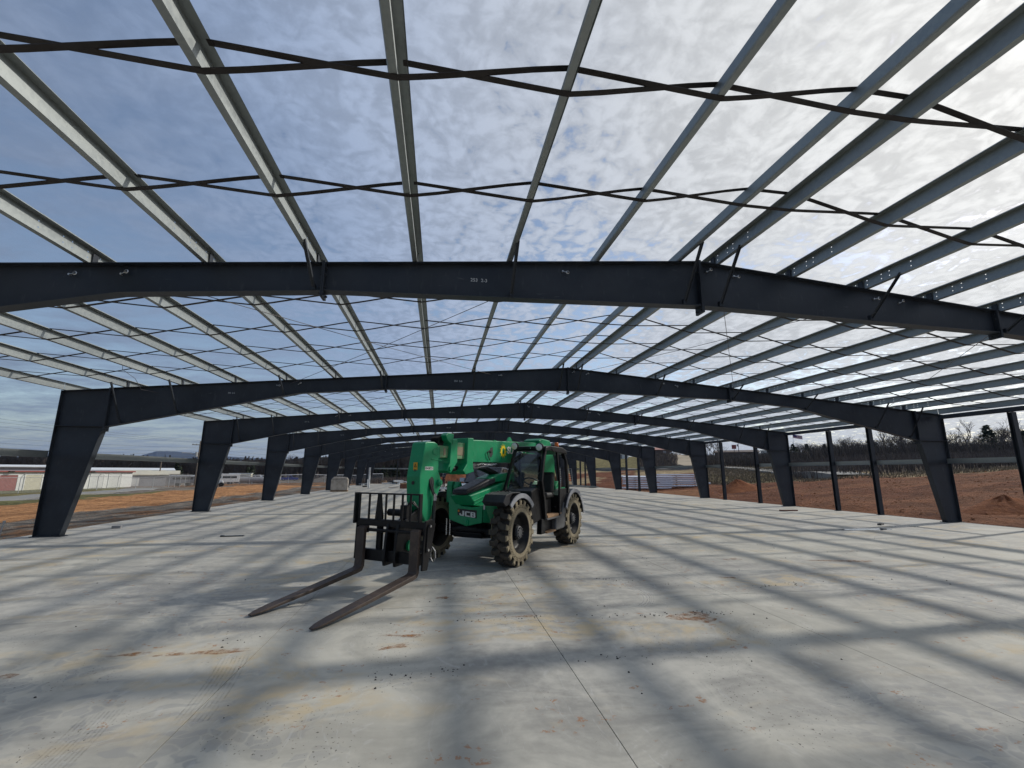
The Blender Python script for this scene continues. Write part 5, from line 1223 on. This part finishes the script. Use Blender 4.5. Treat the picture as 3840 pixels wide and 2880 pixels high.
gl_ = lambda v, nm='window': part(MB().add(v, [(0, 1, 2, 3)]), nm, 'cab_glass', cab)
gl_([(-.80, .43, 1.46), (-.98, 1.10, 1.50), (-1.40, 1.07, 2.36), (-1.36, .43, 2.37)], 'windshield'); gl_([(-1.0, .385, 1.46), (-1.6, .385, 1.46), (-1.6, .385, 2.33), (-1.40, .385, 2.33)]); gl_([(-1.66, .385, 1.46), (-2.9, .385, 1.46), (-2.82, .385, 2.33), (-1.66, .385, 2.33)]); gl_([(-2.37, 1.15, 1.48), (-2.9, 1.14, 1.48), (-2.86, 1.13, 2.16), (-2.28, 1.14, 2.30)]); gl_([(-2.95, .44, 1.46), (-2.95, 1.08, 1.46), (-2.84, 1.06, 2.30), (-2.84, .44, 2.30)])
part(MB().prism([(-2.12, 1.36), (-2.20, 1.80), (-2.26, 1.86), (-2.36, 1.86), (-2.40, 1.80), (-2.30, 1.36)], .60, 1.02), 'seat_back', 'hose', cab, .05); part(MB().box(-2.30, -1.80, .58, 1.04, 1.24, 1.37), 'seat_cushion', 'hose', cab, .05); part(MB().box(-2.25, -1.85, .66, .96, .87, 1.235), 'seat_base', BK, cab, .02)
for z in (1.04, 1.12, 1.19): part(MB().box(-1.84, -1.80, .66, .96, z, z+.028), 'seat_bellows', 'tyre_side', cab)
sw = part(MB().lathe([(.19+.016*math.cos(a), .016*math.sin(a)) for a in [i*math.pi/4 for i in range(9)]], 24, 'z'), 'steering_wheel', 'hose', cab, 0, True); sw.location = (-1.50, .76, 1.63); sw.rotation_euler = (0, rad(-28), 0)
part(MB().tube([(-1.50, .76, 1.62), (-1.30, .76, 1.30)], .03, 8), 'steering_column', BK, cab)
for yy, zz in ((.38, 2.475), (1.04, 2.44)):
    l_ = part(MB().lathe([(.0, .05), (.075, .045), (.10, .02), (.10, -.03), (.05, -.06)], 18, 'x', (-1.36, yy, zz)), 'work_lamp', BK, cab, 0, True); part(MB().lathe([(.0, .056), (.05, .054), (.082, .046)], 18, 'x', (-1.36, yy, zz)), 'lens', 'lamp_clear', l_, 0, True)
for yy in (.68, .74, .80): part(MB().cyl((0, yy, 2.425), .012, -1.365, -1.350, 'x', 8), 'screw_head', 'chrome', cab)
bc = part(MB().cyl((-2.62, .98, 0), .055, 2.485, 2.52, 'z', 14), 'beacon_base', BK, cab); part(MB().lathe([(.0, 2.635), (.04, 2.63), (.055, 2.60), (.06, 2.52)], 16, 'z', (-2.62, .98, 0)), 'beacon', 'beacon_amber', bc, 0, True)
part(MB().tube([(-2.36, 1.165, 1.95), (-2.38, 1.175, 1.7), (-2.36, 1.165, 1.45)], .012, 6), 'grab_rail', 'chrome', cab)
part(MB().tube([(-1.62, 1.12, 2.47), (-1.75, 1.20, 2.40), (-1.88, 1.2, 2.34)], .010, 6), 'wiper', BK, cab)
# steps, tank and right-hand engine cover
stp = part(MB().prism([(-1.18, .47), (-1.22, .80), (-1.44, .80), (-1.42, .47)], 1.02, 1.14).box(-2.05, -1.42, 1.0, 1.05, .48, .78), 'step_side', BK, TH, .01); part(MB().box(-1.98, -1.42, 1.0, 1.18, .47, .50), 'step_tread', 'mud_floor', stp); part(MB().box(-2.36, -1.40, 1.10, 1.20, .765, .80), 'sill', 'machine_grey', stp, .008)
part(MB().prism([(-2.02, .47), (-2.05, .78), (-2.45, .84), (-2.62, 1.10), (-2.80, 1.12), (-2.68, .55), (-2.6, .48)], .80, 1.17), 'fuel_tank', 'machine_grey', TH, .03)
part(MB().tube([(-2.40, 1.0, .98), (-2.55, 1.05, 1.06), (-2.68, 1.08, 1.13)], .035, 8), 'filler_neck', 'machine_grey', TH)
part(MB().prism([(-.75, .70), (-.75, 1.25), (-1.05, 1.42), (-2.7, 1.46), (-2.75, .70)], -1.05, -.40), 'engine_cover', GR, TH, .04)
part(MB().prism([(-3.0, 1.2), (-3.05, 2.30), (-3.2, 2.62), (-3.9, 2.62), (-4.2, 2.2), (-4.2, 1.2)], -.24, -.15).prism([(-3.0, 1.2), (-3.05, 2.30), (-3.2, 2.62), (-3.9, 2.62), (-4.2, 2.2), (-4.2, 1.2)], .215, .30), 'boom_tower', GR, TH, .02)
part(MB().prism([(-3.05, .9), (-3.1, 1.5), (-3.3, 1.62), (-4.15, 1.55), (-4.25, .9)], -.75, .75), 'rear_body', GR, TH, .04)

# ------------------------------------------------------------------ people behind the machine
simple('cloth_navy', (.018, .022, .035), .9, 0, .15, 6); simple('cloth_maroon', (.06, .018, .02), .9, 0, .15, 6); simple('skin', (.42, .24, .17), .55, 0, .06, 6); simple('vest_strip', (.62, .63, .60), .5, 0, .05, 8); simple('hat_orange', (.75, .18, .04), .45, 0, .05, 6)
def person(loc, rz, label, shirt, trousers, arm_up, hat=None):
    r0 = empty('person', loc, rz, label, 'person')
    V = [(0, 0, .95), (0, 0, 1.15), (0, 0, 1.38), (0, 0, 1.50), (0, .02, 1.60), (0, .03, 1.70)]; rr = [(.16, .12), (.15, .11), (.18, .12), (.07, .07), (.085, .095), (.07, .08)]; E = [(0, 1), (1, 2), (2, 3), (3, 4), (4, 5)]
    def chain(start, pts, rad_):
        p = start
        for q_, r_ in zip(pts, rad_): V.append(q_); rr.append((r_, r_)); E.append((p, len(V)-1)); p = len(V)-1
    for s in (-1, 1):
        chain(0, [(s*.10, 0, .86), (s*.12, .03, .50), (s*.13, -.01, .10), (s*.13, .03, .04), (s*.14, .17, .03)], [.095, .07, .05, .045, .035])
        if s == 1 and arm_up: chain(2, [(s*.20, .0, 1.40), (s*.30, .12, 1.18), (s*.34, .36, 1.12), (s*.34, .44, 1.12)], [.06, .05, .038, .04])
        else: chain(2, [(s*.20, .0, 1.40), (s*.26, -.02, 1.14), (s*.26, .08, .90), (s*.26, .11, .82)], [.06, .05, .038, .04])
    me = bpy.data.meshes.new('body'); me.from_pydata(V, E, []); o = bpy.data.objects.new('body', me); COL.objects.link(o); o.parent = r0
    sk = o.modifiers.new('skin', 'SKIN'); sv = me.skin_vertices[0].data
    for i, r_ in enumerate(rr): sv[i].radius = r_
    sv[0].use_root = True; o.modifiers.new('sub', 'SUBSURF').levels = 2; o.modifiers['sub'].render_levels = 2
    bpy.context.view_layer.update(); m2 = bpy.data.meshes.new_from_object(o.evaluated_get(bpy.context.evaluated_depsgraph_get()))
    o.modifiers.clear(); o.data = m2
    m2.materials.clear()
    for k in (shirt, trousers, 'skin', 'paint_dark'): m2.materials.append(MATS[k])
    for f in m2.polygons:
        c = f.center; f.material_index = 3 if c.z < .10 else 1 if c.z < .96 and abs(c.x) < .22 else 2 if c.z > 1.50 or (abs(c.x) > .2 and (c.z < .88 or c.y > .38)) else 0
        f.use_smooth = True
    for z in (1.08, 1.28): MB().lathe([(.172, z-.02), (.178, z), (.172, z+.02)], 18, 'z').build('reflective_band', 'vest_strip', r0).scale = (1.05, .82, 1)
    hm_ = MB().lathe([(.0, 1.83), (.07, 1.815), (.11, 1.76), (.115, 1.70), (.15, 1.695)], 18, 'z', (0, .03, 0)) if hat else MB().lathe([(.0, 1.80), (.06, 1.79), (.095, 1.73), (.098, 1.66)], 16, 'z', (0, .015, 0))
    hm_.build('hard_hat' if hat else 'hair', hat or 'ink', r0, smooth=True)
    f_ = MB()
    for s in (-1, 1): f_.lathe([(0, .018), (.012, .012), (.014, 0)], 8, 'y', (s*.032, .105, 1.665))
    f_.build('eyes', 'ink', r0); MB().prism([(-.014, 1.62), (.014, 1.62), (.005, 1.665), (-.005, 1.665)], .10, .145, 'y').build('nose', 'skin', r0); MB().box(-.028, .028, .108, .116, 1.578, 1.588).build('mouth', 'cloth_maroon', r0)
    return r0
r0 = empty('flatbed_trailer', (.4, 44.6, 0), rad(-5), 'low pale blue flatbed trailer behind the green boom', 'trailer')
MB().box(-1.9, 2.2, -1.1, 1.1, .32, .40).build('deck', 'paint_paleblue', r0); MB().box(-1.9, 2.2, -1.13, -1.10, .26, .44).build('side_rail', 'paint_white', r0)
for xx in (-.5, .5):
    for s in (-1, 1): MB().lathe([(.05, -.1), (.26, -.1), (.30, 0), (.26, .1), (.05, .1)], 16, 'y', (xx, s*.85, .30)).build('wheel', 'rubber', r0)
person((.45, 44.9, .402), rad(120), 'person in dark clothing with reflective bands standing on the trailer behind the boom', 'cloth_navy', 'cloth_maroon', True)
person((4.6, 39.5, 0), rad(200), 'person in an orange hard hat behind the telehandler hood', 'cloth_navy', 'cloth_navy', False, 'hat_orange')

# ------------------------------------------------------------------ grit on the slab, clods on the clay
def bits(name, spots, mat, label, seed, cat):
    q = random.Random(seed); v, f = [], []
    for x, y, z, r_ in spots:
        o = len(v); c = [Vector((q.uniform(-1, 1), q.uniform(-1, 1), q.uniform(.0, .25))) for _ in range(5)]
        ring = [(x+r_*math.cos(k*1.2566+q.uniform(-.3, .3))*q.uniform(.6, 1.1), y+r_*math.sin(k*1.2566)*q.uniform(.6, 1.1), z) for k in range(5)]
        v += ring+[(p[0]*.55+x*.45, p[1]*.55+y*.45, z+r_*q.uniform(.35, .75)) for p in ring]
        f += [(o+k, o+(k+1) % 5, o+5+(k+1) % 5, o+5+k) for k in range(5)]+[tuple(o+5+k for k in range(5))]
    return tag(MB().add(v, f).build(name, mat), label, cat, None, 'stuff')
q = random.Random(77); S = []
for x0, y0, x1, y1, n in ((.2, 6.2, 2.3, 6.15, 26), (2.2, 6.1, 4.0, 6.0, 60), (-.6, 4.7, .3, 4.75, 24), (5.2, 7.2, 6.2, 7.3, 30), (2.8, 8.2, 4.4, 7.3, 26), (-2.5, 5.9, -1.9, 5.9, 10), (1.2, 4.9, 2.2, 4.7, 14)):
    for _ in range(n): t = q.random(); S.append((x0+(x1-x0)*t+q.gauss(0, .05), y0+(y1-y0)*t+q.gauss(0, .06), .0005, q.uniform(.004, .014)))
for _ in range(260): S.append((q.uniform(-8, 14), q.uniform(2.2, 20), .0005, q.uniform(.004, .016)))
bits('grit', S, 'joint_dirt', 'dark grit and small stones scattered on the slab', 5, 'grit')
S = []
while len(S) < 2600:
    x, y = pol(q.uniform(26, 66), q.uniform(22, 62))
    if x > 21.2: S.append((x, y, H(x, y)-.012, q.uniform(.02, .075)*(1 if q.random() < .95 else 1.8)))
while len(S) < 4200:
    x, y = q.uniform(-31, -12.6), q.uniform(10, 70); S.append((x, y, H(x, y)-.02, q.uniform(.02, .06)))
m_soil('clod', (.24, .10, .045), (.36, .16, .07)); bits('clay_clods', S, 'clod', 'red clay clods strewn over the graded ground', 6, 'clods')
